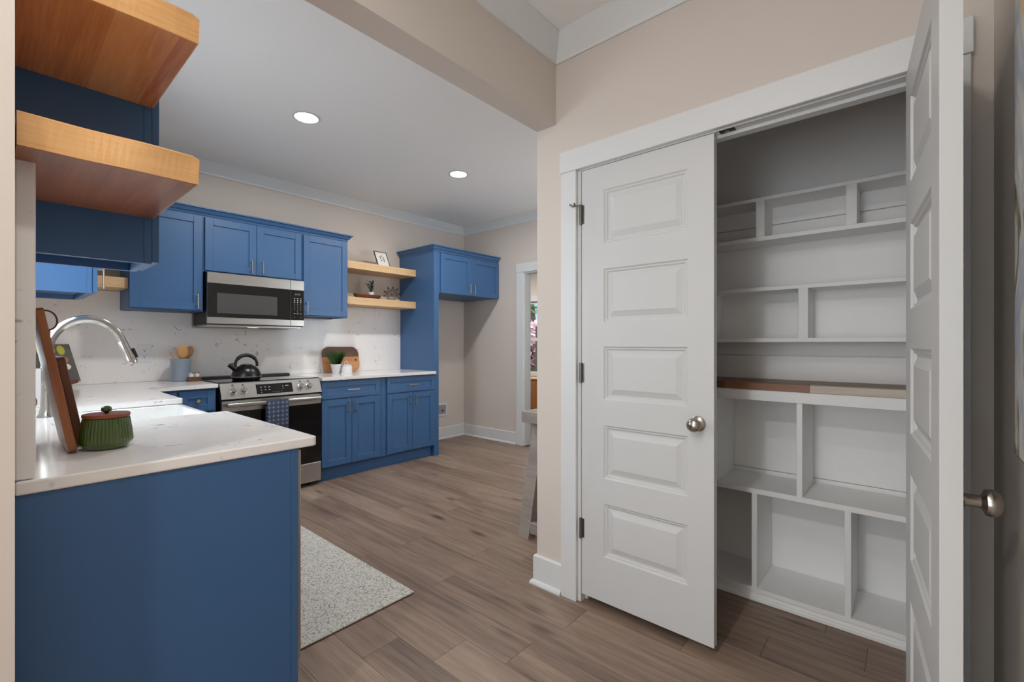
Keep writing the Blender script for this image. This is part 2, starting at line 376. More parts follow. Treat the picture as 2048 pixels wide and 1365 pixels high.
fl = struct('floor', MB().box(-3.1, 8.2, YE - .12, 8.4, -.12, -.012), M['floorbase'], 'brown grey oak plank floor of kitchen and hall')
W = .1725
joints = {}
col0 = -21
pl_mesh = {}
def plank(x0, y0, y1):
    ln = round(y1 - y0, 3)
    if ln not in pl_mesh:
        mb = MB().box(0, W - .0009, 0, ln - .0009, -.012, 0, .0006)
        o = obj('plank', mb, M['plank'], fl); pl_mesh[ln] = o.data
    else:
        o = bpy.data.objects.new('plank', pl_mesh[ln]); C.objects.link(o); o.parent = fl
    o.location = (x0, y0, 0)
known = {0: 1.624, 1: 1.40, 2: 1.178, 3: 0.62, 4: 1.13, 5: 1.92, 6: 0.45, 7: 1.35}
for k in range(-23, 20):
    x0 = .9655 + W * k
    ya, yb = YE, (YR if x0 > XW - .15 else BF)
    if k in known: j0 = known[k]
    else: j0 = random.uniform(-.1, 1.2)
    cuts = [ya]
    y = j0 - 1.22 * 3
    while y < yb:
        if y > ya + .05 and y < yb - .05: cuts.append(round(y, 3))
        y += 1.22
    cuts.append(yb)
    if x0 + W > XR: continue
    for a, b in zip(cuts[:-1], cuts[1:]): plank(x0, a, b)

wm = M['wall']
WIN = (2.15, 3.05, 1.07, 2.12)      # sink window y0 y1 z0 z1
mb = MB().box(XW - .12, XW, BR, WIN[0], 0, ZC).box(XW - .12, XW, WIN[1], YR, 0, ZC).box(XW - .12, XW, WIN[0], WIN[1], 0, WIN[2]).box(XW - .12, XW, WIN[0], WIN[1], WIN[3], ZC)
struct('wall_left', mb, wm, 'beige sink wall of the kitchen with a window over the sink')
struct('wall_back', MB().box(XW - .12, XR + .12, YR, YR + .12, 0, ZC), wm, 'beige painted wall behind the range')
DO = (2.62, 3.535, 2.104)           # doorway in the far side wall
mb = MB().box(XR, XR + .12, BR, DO[0], 0, ZC).box(XR, XR + .12, DO[1], YR, 0, ZC).box(XR, XR + .12, DO[0], DO[1], DO[2], ZC)
struct('wall_right', mb, wm, 'beige kitchen side wall with a cased doorway')
OP = (-.045, 1.206, 2.07)           # closet opening
mb = MB().box(XC, XC + .11, YE, OP[0], 0, ZH).box(XC, XC + .11, OP[1], BR, 0, ZC).box(XC, XC + .11, OP[0], OP[1], OP[2], ZH)
struct('wall_closet', mb, wm, 'beige hall wall around the double closet doors')
WD = (3.22, 4.14, 1.06, 2.14)
struct('wall_closet_side', MB().box(XC + .11, WD[0], BR - .11, BR, 0, ZC).box(WD[1], XR + .12, BR - .11, BR, 0, ZC).box(WD[0], WD[1], BR - .11, BR, 0, WD[2]).box(WD[0], WD[1], BR - .11, BR, WD[3], ZC), wm, 'beige partition between closet and kitchen')
struct('wall_hall_end', MB().box(-3.1, XC + .11, YE - .12, YE, 0, ZH), wm, 'beige hall wall that carries the painting')
struct('wall_stub', MB().box(-3.1, XW - .001, BF, BR, 0, ZC), wm, 'painted wall end beside the blue base cabinet')
struct('beam', MB().box(XW - .001, XC, BF, BR, BZ, ZC), wm, 'beige boxed beam over the opening between hall and kitchen')
struct('ceiling', MB().box(XW - .12, XR + .12, BR, YR + .12, ZC, ZC + .1), M['ceil'], 'white kitchen ceiling with recessed lights')
struct('ceiling_hall', MB().box(-3.1, XC + .9, YE - .12, BF, ZH, ZH + .1), M['ceil'], 'white hall ceiling')
# unseen hall far end: glazed opening added behind the viewer to let fill light in
mb = MB().box(-3.1, -3.0, YE, -.05, 0, ZH).box(-3.1, -3.0, 1.25, BF, 0, ZH).box(-3.1, -3.0, -.05, 1.25, 2.25, ZH)
struct('wall_hall_far', mb, wm, 'unseen hall wall with tall opening added for fill light')
w3 = struct('window_3', MB().box(-3.07, -3.03, -.05, 0.0, 0, 2.25).box(-3.07, -3.03, 1.2, 1.25, 0, 2.25).box(-3.07, -3.03, 0, 1.2, 2.2, 2.25).box(-3.07, -3.03, 0, 1.2, 0, .06).box(-3.07, -3.03, .58, .62, .06, 2.2), M['trim'], 'unseen white framed glazed doors added at the hall end for fill light')
obj('pane', MB().box(-3.055, -3.049, 0, .58, .06, 2.2), M['glass'], w3); obj('pane', MB().box(-3.055, -3.049, .62, 1.2, .06, 2.2), M['glass'], w3)

# crown mouldings
def crown(zb, zt, p=.07): return [(0, zb), (.010, zb), (.014, zb + .016), (p - .012, zt - .030), (p, zt - .012), (p, zt), (0, zt)]
struct('trim_1', MB().sweep(crown(2.705, ZC), [(XW, BR), (XW, YR), (XR, YR), (XR, BR)], side=-1), M['trim'], 'white crown moulding around the kitchen ceiling', smooth=False)
struct('trim_2', MB().sweep(crown(2.628, ZH), [(-3.0, BF), (XC, BF), (XC, YE), (-3.0, YE)], side=-1), M['trim'], 'white crown moulding around the hall ceiling')
# baseboards with shoe moulding
def base(h=.148): return [(0, 0), (.030, 0), (.030, .008), (.024, .018), (.015, .022), (.015, h - .006), (.009, h), (0, h)]
struct('baseboard_right', MB().sweep(base(), [(3.292, YR), (XR, YR), (XR, DO[1] + .104)], side=-1), M['trim'], 'white baseboard in the refrigerator niche')
struct('baseboard_closet', MB().sweep(base(), [(XC, OP[1] + .088), (XC, BR), (XR, BR)], side=1), M['trim'], 'white baseboard wrapping the closet wall corner')
struct('baseboard_hall', MB().sweep(base(), [(XC, OP[0] - .088), (XC, YE), (-3.0, YE)], side=-1), M['trim'], 'white baseboard along the hall end wall')
struct('baseboard_stub', MB().sweep(base(), [(-3.0, BF), (XW - .002, BF)], side=-1), M['trim'], 'white baseboard under the wall end')

# closet casing, jamb, ball catches
t = .02
mb = MB().box(XC - t, XC, OP[1], OP[1] + .087, 0, OP[2], .002).box(XC - t, XC, OP[0] - .087, OP[0], 0, OP[2], .002).box(XC - t - .004, XC, OP[0] - .092, OP[1] + .092, OP[2], OP[2] + .104, .002)
tr3 = struct('trim_3', mb, M['trim'], 'white flat casing around the closet opening')
jt = .016
mb = MB().box(XC + .001, XC + .112, OP[1] - jt, OP[1], 0, OP[2]).box(XC + .001, XC + .112, OP[0], OP[0] + jt, 0, OP[2]).box(XC + .001, XC + .112, OP[0] + jt, OP[1] - jt, OP[2] - .004, OP[2])
mb.box(XC + .042, XC + .078, OP[0] + jt, OP[1] - jt, OP[2] - .016, OP[2] - .004).box(XC + .042, XC + .078, OP[1] - jt - .011, OP[1] - jt, 0, OP[2] - .016).box(XC + .042, XC + .078, OP[0] + jt, OP[0] + jt + .011, 0, OP[2] - .016)
struct('trim_4', mb, M['trim'], 'white jamb and stop inside the closet opening')
for yy in (.535, .640):
    c = obj('ball_catch', MB().box(XC + .006, XC + .034, yy - .028, yy + .028, OP[2] - .0065, OP[2] - .004, .001), M['dark'], tr3)
    obj('catch_cup', MB().lathe([(.010, OP[2] - .008), (.010, OP[2] - .0064), (.004, OP[2] - .0062)], XC + .02, yy, 16), M['nickel'], c, True)
# doorway casing in the far wall
mb = MB().box(XR - t, XR, DO[1], DO[1] + .10, 0, DO[2], .002).box(XR - t, XR, DO[0] - .10, DO[0], 0, DO[2], .002).box(XR - t - .003, XR, DO[0] - .104, DO[1] + .104, DO[2], DO[2] + .11, .002)
mb.box(XR, XR + .12, DO[1] - .014, DO[1], 0, DO[2]).box(XR, XR + .12, DO[0], DO[0] + .014, 0, DO[2]).box(XR, XR + .12, DO[0] + .014, DO[1] - .014, DO[2] - .014, DO[2])
struct('trim_5', mb, M['trim'], 'white casing around the doorway to the next room')

# closet doors: five raised panels each
PZ = [(.211, .457), (.573, .820), (.938, 1.184), (1.297, 1.544), (1.663, 1.911)]
DW, DH, DT = .607, 2.024, .035
PU = (.118, .505)
def door_leaf(name, label, loc, rotz, knob_side):
    mb = MB().box(0, PU[0], 0, DT, 0, DH).box(PU[1], DW, 0, DT, 0, DH)
    zs = [0] + [v for p in PZ for v in p] + [DH]
    for i in range(0, len(zs), 2): mb.box(PU[0], PU[1], 0, DT, zs[i], zs[i + 1])
    d = lthing(name, loc, label, None, None, (0, 0, rotz), 'structure')
    obj('door_leaf', mb, M['door'], d)
    for z0, z1 in PZ:
        p = MB(); st = [(0, 0), (.006, .006), (.012, .0065), (.018, .013), (.024, .013), (.050, .002)]
        for fy, sg in ((0, 1), (DT, -1)):
            rings = [[p.bm.verts.new((x, fy + sg * dpt, z)) for x, z in ((PU[0] + i, z0 + i), (PU[1] - i, z0 + i), (PU[1] - i, z1 - i), (PU[0] + i, z1 - i))] for i, dpt in st]
            for a, b in zip(rings[:-1], rings[1:]):
                for k in range(4): p.bm.faces.new((a[k], a[(k + 1) % 4], b[(k + 1) % 4], b[k]))
            p.bm.faces.new(rings[-1])
        obj('door_panel', p, M['door'], d)
    # knob
    s = -1 if knob_side == 0 else 1; y0 = 0 if knob_side == 0 else DT
    kz = .876; ku = DW - .062
    prof = [(.031, 0), (.031, .003), (.026, .007), (.014, .010), (.0125, .014), (.0125, .034), (.017, .037), (.0255, .041), (.0275, .048), (.0262, .056), (.019, .063), (.008, .0665), (.0, .067)]
    k = MB().lathe([(r, s * h) for r, h in prof], n=32, axis='y'); k.xf(Matrix.Translation((ku, y0, kz)))
    obj('door_knob', k, M['nickel'], d, True)
    for hz in (.315, 1.058, 1.815):
        h = MB().lathe([(.0075, hz - .048), (.0075, hz + .048)], 0, 0, 12); h.xf(Matrix.Translation((-.003, -.005 if knob_side == 0 else DT + .005, 0)))
        h.box(-.002, .014, -.001 if knob_side == 0 else DT - .001, 0.001 if knob_side == 0 else DT + .001, hz - .045, hz + .045)
        ho = obj('hinge', h, M['hinge'], d)
        if knob_side == 0 and hz > 1.5:
            pz = hz + .043
            st = MB().tube([(-.003, -.005, pz), (-.016, -.020, pz), (-.028, -.034, pz - .006)], .0022, 8).tube([(-.026, -.032, pz - .006), (-.044, -.040, pz + .006)], .0042, 10).tube([(-.022, -.026, pz - .003), (-.020, -.036, pz + .010)], .0035, 8)
            obj('hinge_stop', st, M['hinge'], ho, True)
    return d
door_leaf('door_1', 'closed white five panel closet door with brushed knob', (XC + .004, OP[1] - jt - .003, .040), math.radians(-90), 0)
ang = math.atan2(-.054, -.606)
door_leaf('door_2', 'white five panel closet door swung open into the hall', (1.862, .010, .040), ang, 1)

# closet interior
XB = 2.735
struct('wall_closet_inner', MB().box(XC + .11, XB + .1, 1.30, BR - .11, 0, ZH).box(XC + .11, XB + .1, YE - .11, YE, 0, ZH), M['shelfw'], 'white side walls inside the closet')
bk = struct('wall_closet_back', MB().box(XB + .012, XB + .1, YE, 1.30, 0, ZH), M['shelfw'], 'white boarded back wall inside the closet')
for z0, z1 in ((0, .56), (.563, 1.173), (1.177, 1.865), (1.869, ZH)):
    obj('back_panel', MB().box(XB, XB + .012, YE, 1.30, z0, z1, .0015), M['shelfw'], bk)
struct('ceiling_closet', MB().box(XC + .11, XB + .1, YE, BR - .11, ZH - .02, ZH), M['ceil'], 'white closet ceiling')
X1 = 2.422; YA, YB = YE + .001, 1.299
pc = thing('pantry_cabinet', (2.58, .55, 0), 'white built-in pantry base unit with open cubbies on two rows', 'shelving')
obj('plinth', MB().box(X1 + .006, XB - .002, YA, YB, 0, .040), M['shelfw'], pc)
obj('plinth_moulding', MB().box(X1 - .006, X1 + .006, YA, YB, 0, .022, .004, 2), M['shelfw'], pc)
obj('shelf', MB().box(X1, XB - .002, YA, YB, .040, .062, .0015), M['shelfw'], pc)
obj('shelf', MB().box(X1, XB - .002, YA, YB, .515, .540, .0015), M['shelfw'], pc)
obj('top_rail', MB().box(X1, X1 + .02, YA, YB, .965, 1.016, .0015), M['shelfw'], pc)
obj('top_panel', MB().box(X1 + .02, XB - .002, YA, YB, .998, 1.016), M['shelfw'], pc)
for y0 in (.190, .554, .92): obj('divider', MB().box(X1, XB - .002, y0, y0 + .0235, .062, .515, .0015), M['shelfw'], pc)
for y0 in (.368, .74): obj('divider', MB().box(X1, XB - .002, y0, y0 + .0235, .540, .9645, .0015), M['shelfw'], pc)
ct = thing('butcher_block_top', (2.58, .55, 1.017), 'brown butcher block worktop strip with one pale stave on pantry base', 'worktop')
yy = YA; i = 0
segs = [(.012, 'l'), (.40, 'd'), (.735, 'd'), (1.02, 'd'), (YB, 'd')]
for row in range(6):
    x0 = X1 - .006 + row * .0525; x1 = x0 + .0523
    y = YA
    lst = [(-.05, 'l'), (.340, 'l'), (.70, 'd'), (YB, 'd')] if row == 0 else [(random.uniform(0, .2), 'd'), (random.uniform(.5, .7), 'd'), (YB, 'd')]
    for ye, kind in lst:
        obj('stave', MB().box(x0, min(x1, XB - .002), y, ye - .0006, 1.0165, 1.050, .001), M['stave_l' if kind == 'l' else 'stave_d'], ct); y = ye
X2 = 2.560
u = thing('wall_shelf', (2.65, .55, 1.756), 'upper white wall shelf box with wide dividers in the closet', 'shelving', 'white shelf boxes in the closet')
obj('shelf', MB().box(X2, XB - .001, YA, YB, 1.958, 1.976, .001), M['shelfw'], u)
obj('shelf', MB().box(X2, XB - .001, YA, YB, 1.756, 1.777, .001), M['shelfw'], u)
for y0 in (.180, .551, .925): obj('divider', MB().box(X2, XB - .001, y0, y0 + .040, 1.777, 1.958, .001), M['shelfw'], u)
u = thing('wall_shelf', (2.65, .55, 1.245), 'lower white wall shelf box with one wide divider above butcher block', 'shelving', 'white shelf boxes in the closet')
obj('shelf', MB().box(X2, XB - .001, YA, YB, 1.503, 1.522, .001), M['shelfw'], u)
obj('shelf', MB().box(X2, XB - .001, YA, YB, 1.245, 1.265, .001), M['shelfw'], u)
for y0 in (.366, .80): obj('divider', MB().box(X2, XB - .001, y0, y0 + .040, 1.265, 1.503, .001), M['shelfw'], u)

# sink window
w1 = struct('window_1', MB().box(XW - .10, XW - .03, WIN[0], WIN[0] + .05, WIN[2], WIN[3]).box(XW - .10, XW - .03, WIN[1] - .05, WIN[1], WIN[2], WIN[3]).box(XW - .10, XW - .03, WIN[0] + .05, WIN[1] - .05, WIN[3] - .05, WIN[3]).box(XW - .10, XW - .03, WIN[0] + .05, WIN[1] - .05, WIN[2], WIN[2] + .05).box(XW - .09, XW - .05, WIN[0] + .05, WIN[1] - .05, 1.57, 1.61), M['trim'], 'white framed window above the sink')
obj('pane', MB().box(XW - .075, XW - .070, WIN[0] + .05, WIN[1] - .05, WIN[2] + .05, 1.57), M['glass'], w1)
obj('pane', MB().box(XW - .075, XW - .070, WIN[0] + .05, WIN[1] - .05, 1.61, WIN[3] - .05), M['glass'], w1)

w4 = struct('window_4', MB().box(WD[0], WD[0] + .05, BR - .09, BR - .03, WD[2], WD[3]).box(WD[1] - .05, WD[1], BR - .09, BR - .03, WD[2], WD[3]).box(WD[0] + .05, WD[1] - .05, BR - .09, BR - .03, WD[2], WD[2] + .05).box(WD[0] + .05, WD[1] - .05, BR - .09, BR - .03, WD[3] - .05, WD[3]).box(3.66, 3.70, BR - .08, BR - .04, WD[2] + .05, WD[3] - .05), M['trim'], 'white framed window opposite the range')
obj('pane', MB().box(WD[0] + .05, 3.66, BR - .062, BR - .058, WD[2] + .05, WD[3] - .05), M['glass'], w4); obj('pane', MB().box(3.70, WD[1] - .05, BR - .062, BR - .058, WD[2] + .05, WD[3] - .05), M['glass'], w4)

# room beyond the doorway, its window, and what stands outside
ox, oy, oz = 6.72, 8.2, 2.7
mb = MB().box(ox, ox + .12, 1.4, 4.75, 0, oz).box(ox, ox + .12, 5.75, oy, 0, oz).box(ox, ox + .12, 4.75, 5.75, 0, .67).box(ox, ox + .12, 4.75, 5.75, 2.03, oz)
struct('wall_far_room', mb, wm, 'pale wall of the next room with a sash window')
struct('wall_far_room_side', MB().box(XR + .12, ox, oy, oy + .1, 0, oz).box(XR + .12, ox, 1.3, 1.4, 0, oz).box(XR, XR + .12, YR, oy, 0, oz), wm, 'pale side walls of the next room')
struct('ceiling_far_room', MB().box(XR + .12, ox + .12, 1.3, oy, oz, oz + .1), M['ceil'], 'white ceiling of the next room')
mb = MB().box(ox - .02, ox + .02, 4.66, 4.75, .60, 2.12).box(ox - .02, ox + .02, 5.75, 5.84, .60, 2.12).box(ox - .025, ox + .02, 4.64, 5.86, 2.03, 2.13).box(ox - .05, ox + .02, 4.64, 5.86, .63, .67)
mb.box(ox + .02, ox + .06, 4.75, 5.75, 1.29, 1.35).box(ox + .02, ox + .06, 4.75, 4.79, .67, 2.03).box(ox + .02, ox + .06, 5.71, 5.75, .67, 2.03).box(ox + .02, ox + .06, 4.79, 5.71, 1.99, 2.03).box(ox + .02, ox + .06, 4.79, 5.71, .67, .71)
w2 = struct('window_2', mb, M['trim'], 'white sash window of the room beyond the doorway')
obj('pane', MB().box(ox + .038, ox + .042, 4.79, 5.71, .71, 1.29), M['glass'], w2); obj('pane', MB().box(ox + .038, ox + .042, 4.79, 5.71, 1.35, 1.99), M['glass'], w2)
sb = thing('sideboard', (6.45, 5.25, 0), 'oak sideboard under the sash window of the next room', 'cabinet')
obj('body', MB().box(6.27, 6.68, 4.75, 5.75, .08, .60, .004), M['oak'], sb); obj('top', MB().box(6.25, 6.69, 4.73, 5.77, .60, .625, .003), M['oak'], sb)
for a in (4.78, 5.27): obj('door', MB().box(6.255, 6.27, a, a + .45, .11, .58, .003), M['oak'], sb)
for (a, b) in ((6.30, 4.80), (6.30, 5.70), (6.64, 4.80), (6.64, 5.70)): obj('leg', MB().box(a - .02, a + .02, b - .02, b + .02, 0, .08), M['oak'], sb)
struct('ground', MB().box(6.84, 40, -8, 40, -.5, -.35), M['grass'], 'lawn outside the far window')
def tree(x, y, h, r, m, label):
    tr = thing('garden_tree', (x, y, -.35), label, 'tree')
    obj('trunk', MB().tube([(x, y, -.35), (x + .05, y, h * .4), (x - .03, y + .05, h * .75)], .12, 8, rad=[.14, .10, .05]), M['bark'], tr, True)
    mb = MB()
    for i in range(900):
        a = random.uniform(0, 6.283); b = math.acos(random.uniform(-1, 1)); q = r * random.random() ** .4
        c = Vector((x + q * math.sin(b) * math.cos(a), y + q * math.sin(b) * math.sin(a), h * .72 + q * .85 * math.cos(b)))
        u1 = Vector((random.gauss(0, 1), random.gauss(0, 1), random.gauss(0, 1))).normalized() * .11; u2 = u1.orthogonal().normalized() * .06
        mb.faces([c - u1, c - u2, c + u1, c + u2], [(0, 1, 2, 3)])
    o = obj('foliage', mb, m, tr); o['kind'] = 'stuff'
tree(11.5, 9.15, 4.2, 1.5, M['foliage'], 'green leafy garden tree outside the far window')
tree(9.6, 7.7, 1.7, .75, M['blossom'], 'low pink blossoming shrub tree outside the far window')
hs = thing('neighbour_house', (17, 13.4, -.35), 'neighbouring house with slate blue roof outside the far window', 'house')
obj('walls', MB().box(15, 19, 10.5, 16.5, -.35, 1.9), M['siding'], hs)
obj('roof', MB().faces([(14.6, 10.2, 1.85), (14.6, 16.8, 1.85), (19.4, 16.8, 1.85), (19.4, 10.2, 1.85), (17, 10.2, 3.3), (17, 16.8, 3.3)], [(0, 1, 5, 4), (2, 3, 4, 5), (0, 4, 3), (1, 2, 5), (0, 3, 2, 1)]), M['roof'], hs)
for y0 in (11.4, 13.6):
    wq = obj('window', MB().box(14.97, 15.0, y0, y0 + .9, .4, 1.5), M['trim'], hs); obj('pane', MB().box(14.955, 14.97, y0 + .08, y0 + .82, .48, 1.42), M['blackglass'], wq)
tag(obj('porch_post', MB().box(7.9, 8.0, 6.13, 6.215, -.35, 1.62, .006), M['bark']), 'dark porch post outside the far window', 'post')

# ------------------------------------------------------------------ recessed ceiling lights
def can(x, y, z, label, power, lit_spread=180):
    r = thing('ceiling_light', (x, y, z), label, 'light', 'recessed ceiling lights')
    obj('trim_ring', MB().lathe([(.074, z - .0005), (.088, z - .001), (.090, z - .005), (.078, z - .008), (.074, z - .006)], x, y, 40), M['trim'], r, True)
    obj('lens', MB().lathe([(.0, z - .006), (.074, z - .006), (.074, z - .003)], x, y, 40), M['lens'], r)
    l = bpy.data.lights.new('can_lamp', 'AREA'); l.shape = 'DISK'; l.size = .14; l.energy = power; l.color = (1, .985, .965); l.spread = math.radians(lit_spread)
    o = bpy.data.objects.new('can_lamp', l); C.objects.link(o); o.location = (x, y, z - .012)
can(1.444, 3.146, ZC, 'round recessed light in the kitchen ceiling above the sink run', P['can'])
can(2.847, 3.139, ZC, 'round recessed light in the kitchen ceiling before the refrigerator niche', P['can'])
can(5.4, 5.2, 2.7, 'unseen round recessed light added to brighten the next room', 45)  # out-of-view lamp, added because the next room came out dim
can(-1.5, .56, ZH, 'unseen round recessed light added in the hall ceiling to brighten the end wall', P['hall'] * 5)  # extra lamp out of view, added to lift the dark hall end wall
can(0.02, .56, ZH, 'round recessed light in the hall ceiling before the closet', P['hall'])

# ------------------------------------------------------------------ cabinetry
def frame_axes(face):
    # maps local (u along width, w outward, v up) to world; face '-y' or '+x'
    if face == '-y': return lambda u, w, v: (u, -w, v)
    return lambda u, w, v: (w, u, v)
def ubox(mb, f, o, u0, u1, w0, w1, v0, v1, bev=0):
    a = f(u0, w0, v0); b = f(u1, w1, v1)
    mb.box(o[0] + min(a[0], b[0]), o[0] + max(a[0], b[0]), o[1] + min(a[1], b[1]), o[1] + max(a[1], b[1]), min(a[2], b[2]), max(a[2], b[2]), bev)
def pull(parent, f, o, u, v0, v1, w, horiz=False):
    mb = MB(); g = lambda uu, ww, vv: Vector(f(uu, ww, vv)) + Vector((o[0], o[1], 0))
    d = .028; r = .0045
    if horiz:
        mb.tube([g(v0, w + d, u), g(v1, w + d, u)], r, 10)
        for q in (v0 + .018, v1 - .018): mb.tube([g(q, w, u), g(q, w + d, u)], r, 8)
    else:
        mb.tube([g(u, w + d, v0), g(u, w + d, v1)], r, 10)
        for q in (v0 + .014, v1 - .014): mb.tube([g(u, w, q), g(u, w + d, q)], r, 8)
    obj('handle', mb, M['pull'], parent, True)
def shaker(parent, f, o, u0, u1, v0, v1, w, rail=.057, name='door', th=.020, rec=.009):
    """frame-and-panel front; w = plane of the cabinet face, o = plan origin"""
    mb = MB()
    ubox(mb, f, o, u0, u0 + rail, w, w + th, v0, v1, .0015); ubox(mb, f, o, u1 - rail, u1, w, w + th, v0, v1, .0015)
    ubox(mb, f, o, u0 + rail, u1 - rail, w, w + th, v0, v0 + rail, .0015); ubox(mb, f, o, u0 + rail, u1 - rail, w, w + th, v1 - rail, v1, .0015)
    d = obj(name, mb, M['blue'], parent)
    p = MB(); ubox(p, f, o, u0 + rail - .002, u1 - rail + .002, w + .002, w + th - rec, v0 + rail - .002, v1 - rail + .002)
    obj('centre_panel', p, M['blue'], d)
    return d
fY = frame_axes('-y'); fX = frame_axes('+x'); O0 = (0, 0)
YF = 3.955                       # base cabinet face plane on the range wall
YU = 4.262                       # upper cabinet face plane

# --- base cabinets right of the range
def base_cab(x0, x1, dsplit, label, d0, d1):
    r = thing('base_cabinet', ((x0 + x1) / 2, YF, 0), label, 'cabinet', 'blue base cabinets')
    obj('body', MB().box(x0, x1, YF, YR - .003, .115, CB - .001), M['blue'], r)
    obj('toe_kick', MB().box(x0, x1, YF + .045, YF + .06, 0, .115).box(x0, x1, YF + .033, YF + .045, 0, .014), M['blue'], r)
    dr = shaker(r, fY, O0, d0, d1, .738, .888, -YF, .042, 'drawer_front')
    m = (d0 + d1) / 2; pull(dr, fY, O0, .812, m - .062, m + .062, -YF + .020, True)
    a = shaker(r, fY, O0, d0, dsplit - .0015, .128, .728, -YF); pull(a, fY, O0, dsplit - .036, .594, .702, -YF + .020)
    b = shaker(r, fY, O0, dsplit + .0015, d1, .128, .728, -YF); pull(b, fY, O0, dsplit + .036, .594, .702, -YF + .020)
base_cab(1.936, 2.572, 2.234, 'blue base cabinet beside the range with one drawer over two doors', 1.944, 2.530)
base_cab(2.573, 3.222, 2.922, 'blue base cabinet beside tall refrigerator panel with one drawer over two doors', 2.618, 3.215)
tag(obj('worktop', MB().prism([(1.937, 3.912), (3.2235, 3.912), (3.2235, YR - .021), (1.937, YR - .021)], CB, CT, .003, 2), M['quartz'], loc=(2.58, 4.25, CB)), 'white speckled quartz worktop between range and tall blue panel', 'worktop')

# --- left run along the sink wall
XF = .645
r = thing('end_cabinet', (.34, 1.8, 0), 'blue base cabinet end with tall flat side panel toward the hall', 'cabinet', 'blue base cabinets')
obj('side_panel', MB().box(XW + .002, .622, 1.462, 1.480, 0, CB - .001), M['blue'], r)
obj('face_stile', MB().box(.6235, XF, 1.462, 1.486, 0, CB - .001, .001), M['blue'], r)
obj('back_rail', MB().box(XW + .002, .10, 1.480, 2.09, .5, CB - .002), M['bluein'], r)
dw = thing('dishwasher', (.40, 1.79, 0), 'stainless dishwasher between the end panel and the sink base', 'dishwasher')
obj('tub', MB().box(.11, .64, 1.490, 2.088, .02, CB - .004), M['plastic'], dw)
obj('front', MB().box(.642, .668, 1.492, 2.086, .215, CB - .012, .004, 2), M['steel'], dw)
obj('kick_plate', MB().box(.60, .618, 1.492, 2.086, 0, .10), M['plastic'], dw)
obj('handle', MB().tube([(.700, 1.56, .80), (.700, 2.02, .80)], .009, 12).tube([(.668, 1.60, .80), (.700, 1.60, .80)], .006, 8).tube([(.668, 1.98, .80), (.700, 1.98, .80)], .006, 8), M['steel'], dw, True)
r = thing('sink_base', (.34, 2.67, 0), 'blue sink base cabinet under the white apron sink', 'cabinet', 'blue base cabinets')
obj('body', MB().box(XW + .002, XF, 2.090, 3.20, .115, .66), M['blue'], r)
obj('toe_kick', MB().box(.585, .60, 2.090, 3.20, 0, .115), M['blue'], r)
obj('side', MB().box(XW + .002, XF, 2.090, 2.305, .66, CB - .001), M['blue'], r); obj('side', MB().box(XW + .002, XF, 3.035, 3.20, .66, CB - .001), M['blue'], r)
for a, b, s_ in ((2.32, 2.668, 1), (2.672, 3.02, -1)):
    q = shaker(r, fX, O0, a, b, .128, .655, XF); pull(q, fX, O0, (b - .036) if s_ == 1 else (a + .036), .53, .64, XF + .020)
r = thing('corner_cabinet', (.34, 3.8, 0), 'blue corner base cabinet with small knobbed drawer beside the range', 'cabinet', 'blue base cabinets')
obj('body', MB().box(XW + .002, XF, 3.202, YR - .003, .115, CB - .001).box(XF, 1.128, YF, YR - .003, .115, CB - .001), M['blue'], r)
obj('toe_kick', MB().box(.585, .60, 3.202, YF + .045, 0, .115).box(.585, 1.128, YF + .045, YF + .06, 0, .115), M['blue'], r)
q = shaker(r, fX, O0, 3.22, 3.80, .128, .888, XF); pull(q, fX, O0, 3.256, .66, .77, XF + .020)
q = shaker(r, fY, O0, .895, 1.120, .738, .888, -YF, .052, 'drawer_front')
obj('knob', MB().lathe([(.006, 0), (.006, -.012), (.015, -.017), (.0165, -.022), (.013, -.027), (0, -.029)], n=20, axis='y').xf(Matrix.Translation((1.008, YF - .011, .813))), M['pull'], q, True)
q = shaker(r, fY, O0, .895, 1.120, .128, .728, -YF); pull(q, fY, O0, 1.085, .594, .702, -YF + .020)
shaker(r, fY, O0, .700, .880, .128, .888, -YF, .04, 'filler_panel')
R_ = .012
mb = MB().prism([(XW + .002, BR + .001), (.693, BR + .001), (.701, BR + .005), (.705, BR + .013), (.705, 2.309), (.150, 2.309), (.150, 3.030), (.705, 3.030), (.705, 3.912), (1.133, 3.912), (1.133, YR - .021), (XW + .002, YR - .021)], CB, CT, .004, 2)
tag(obj('worktop', mb, M['quartz'], loc=(.37, 2.6, CB)), 'white speckled quartz worktop around the apron sink, under green canister', 'worktop')
# quartz backsplashes
sl = obj('side_splash', MB().box(XW + .001, XW + .034, BR + .012, WIN[0] - .06, CT + .001, 1.6445, .004, 2), M['quartz'])
tag(sl, 'quartz side splash slab standing on the worktop below the thick wooden shelf', 'backsplash')
tag(obj('backsplash', MB().box(XW + .001, XW + .020, WIN[1] + .06, YR - .021, CT + .001, 1.498).box(XW + .001, XW + .020, WIN[0] - .059, WIN[1] + .059, CT + .001, WIN[2] - .01), M['quartz']), 'quartz splash on the sink wall below the window', 'backsplash')
mb = MB().box(XW + .001, .664, YR - .020, YR - .001, CT + .001, 1.637).box(.664, 1.128, YR - .020, YR - .001, CT + .001, 1.492).box(1.128, 1.922, YR - .020, YR - .001, CT + .001, 1.374).box(1.922, 2.366, YR - .020, YR - .001, CT + .001, 1.492).box(2.366, 3.222, YR - .020, YR - .001, CT + .001, 1.637)
tag(obj('backsplash', mb, M['quartz']), 'full height speckled quartz backsplash behind the range', 'backsplash')

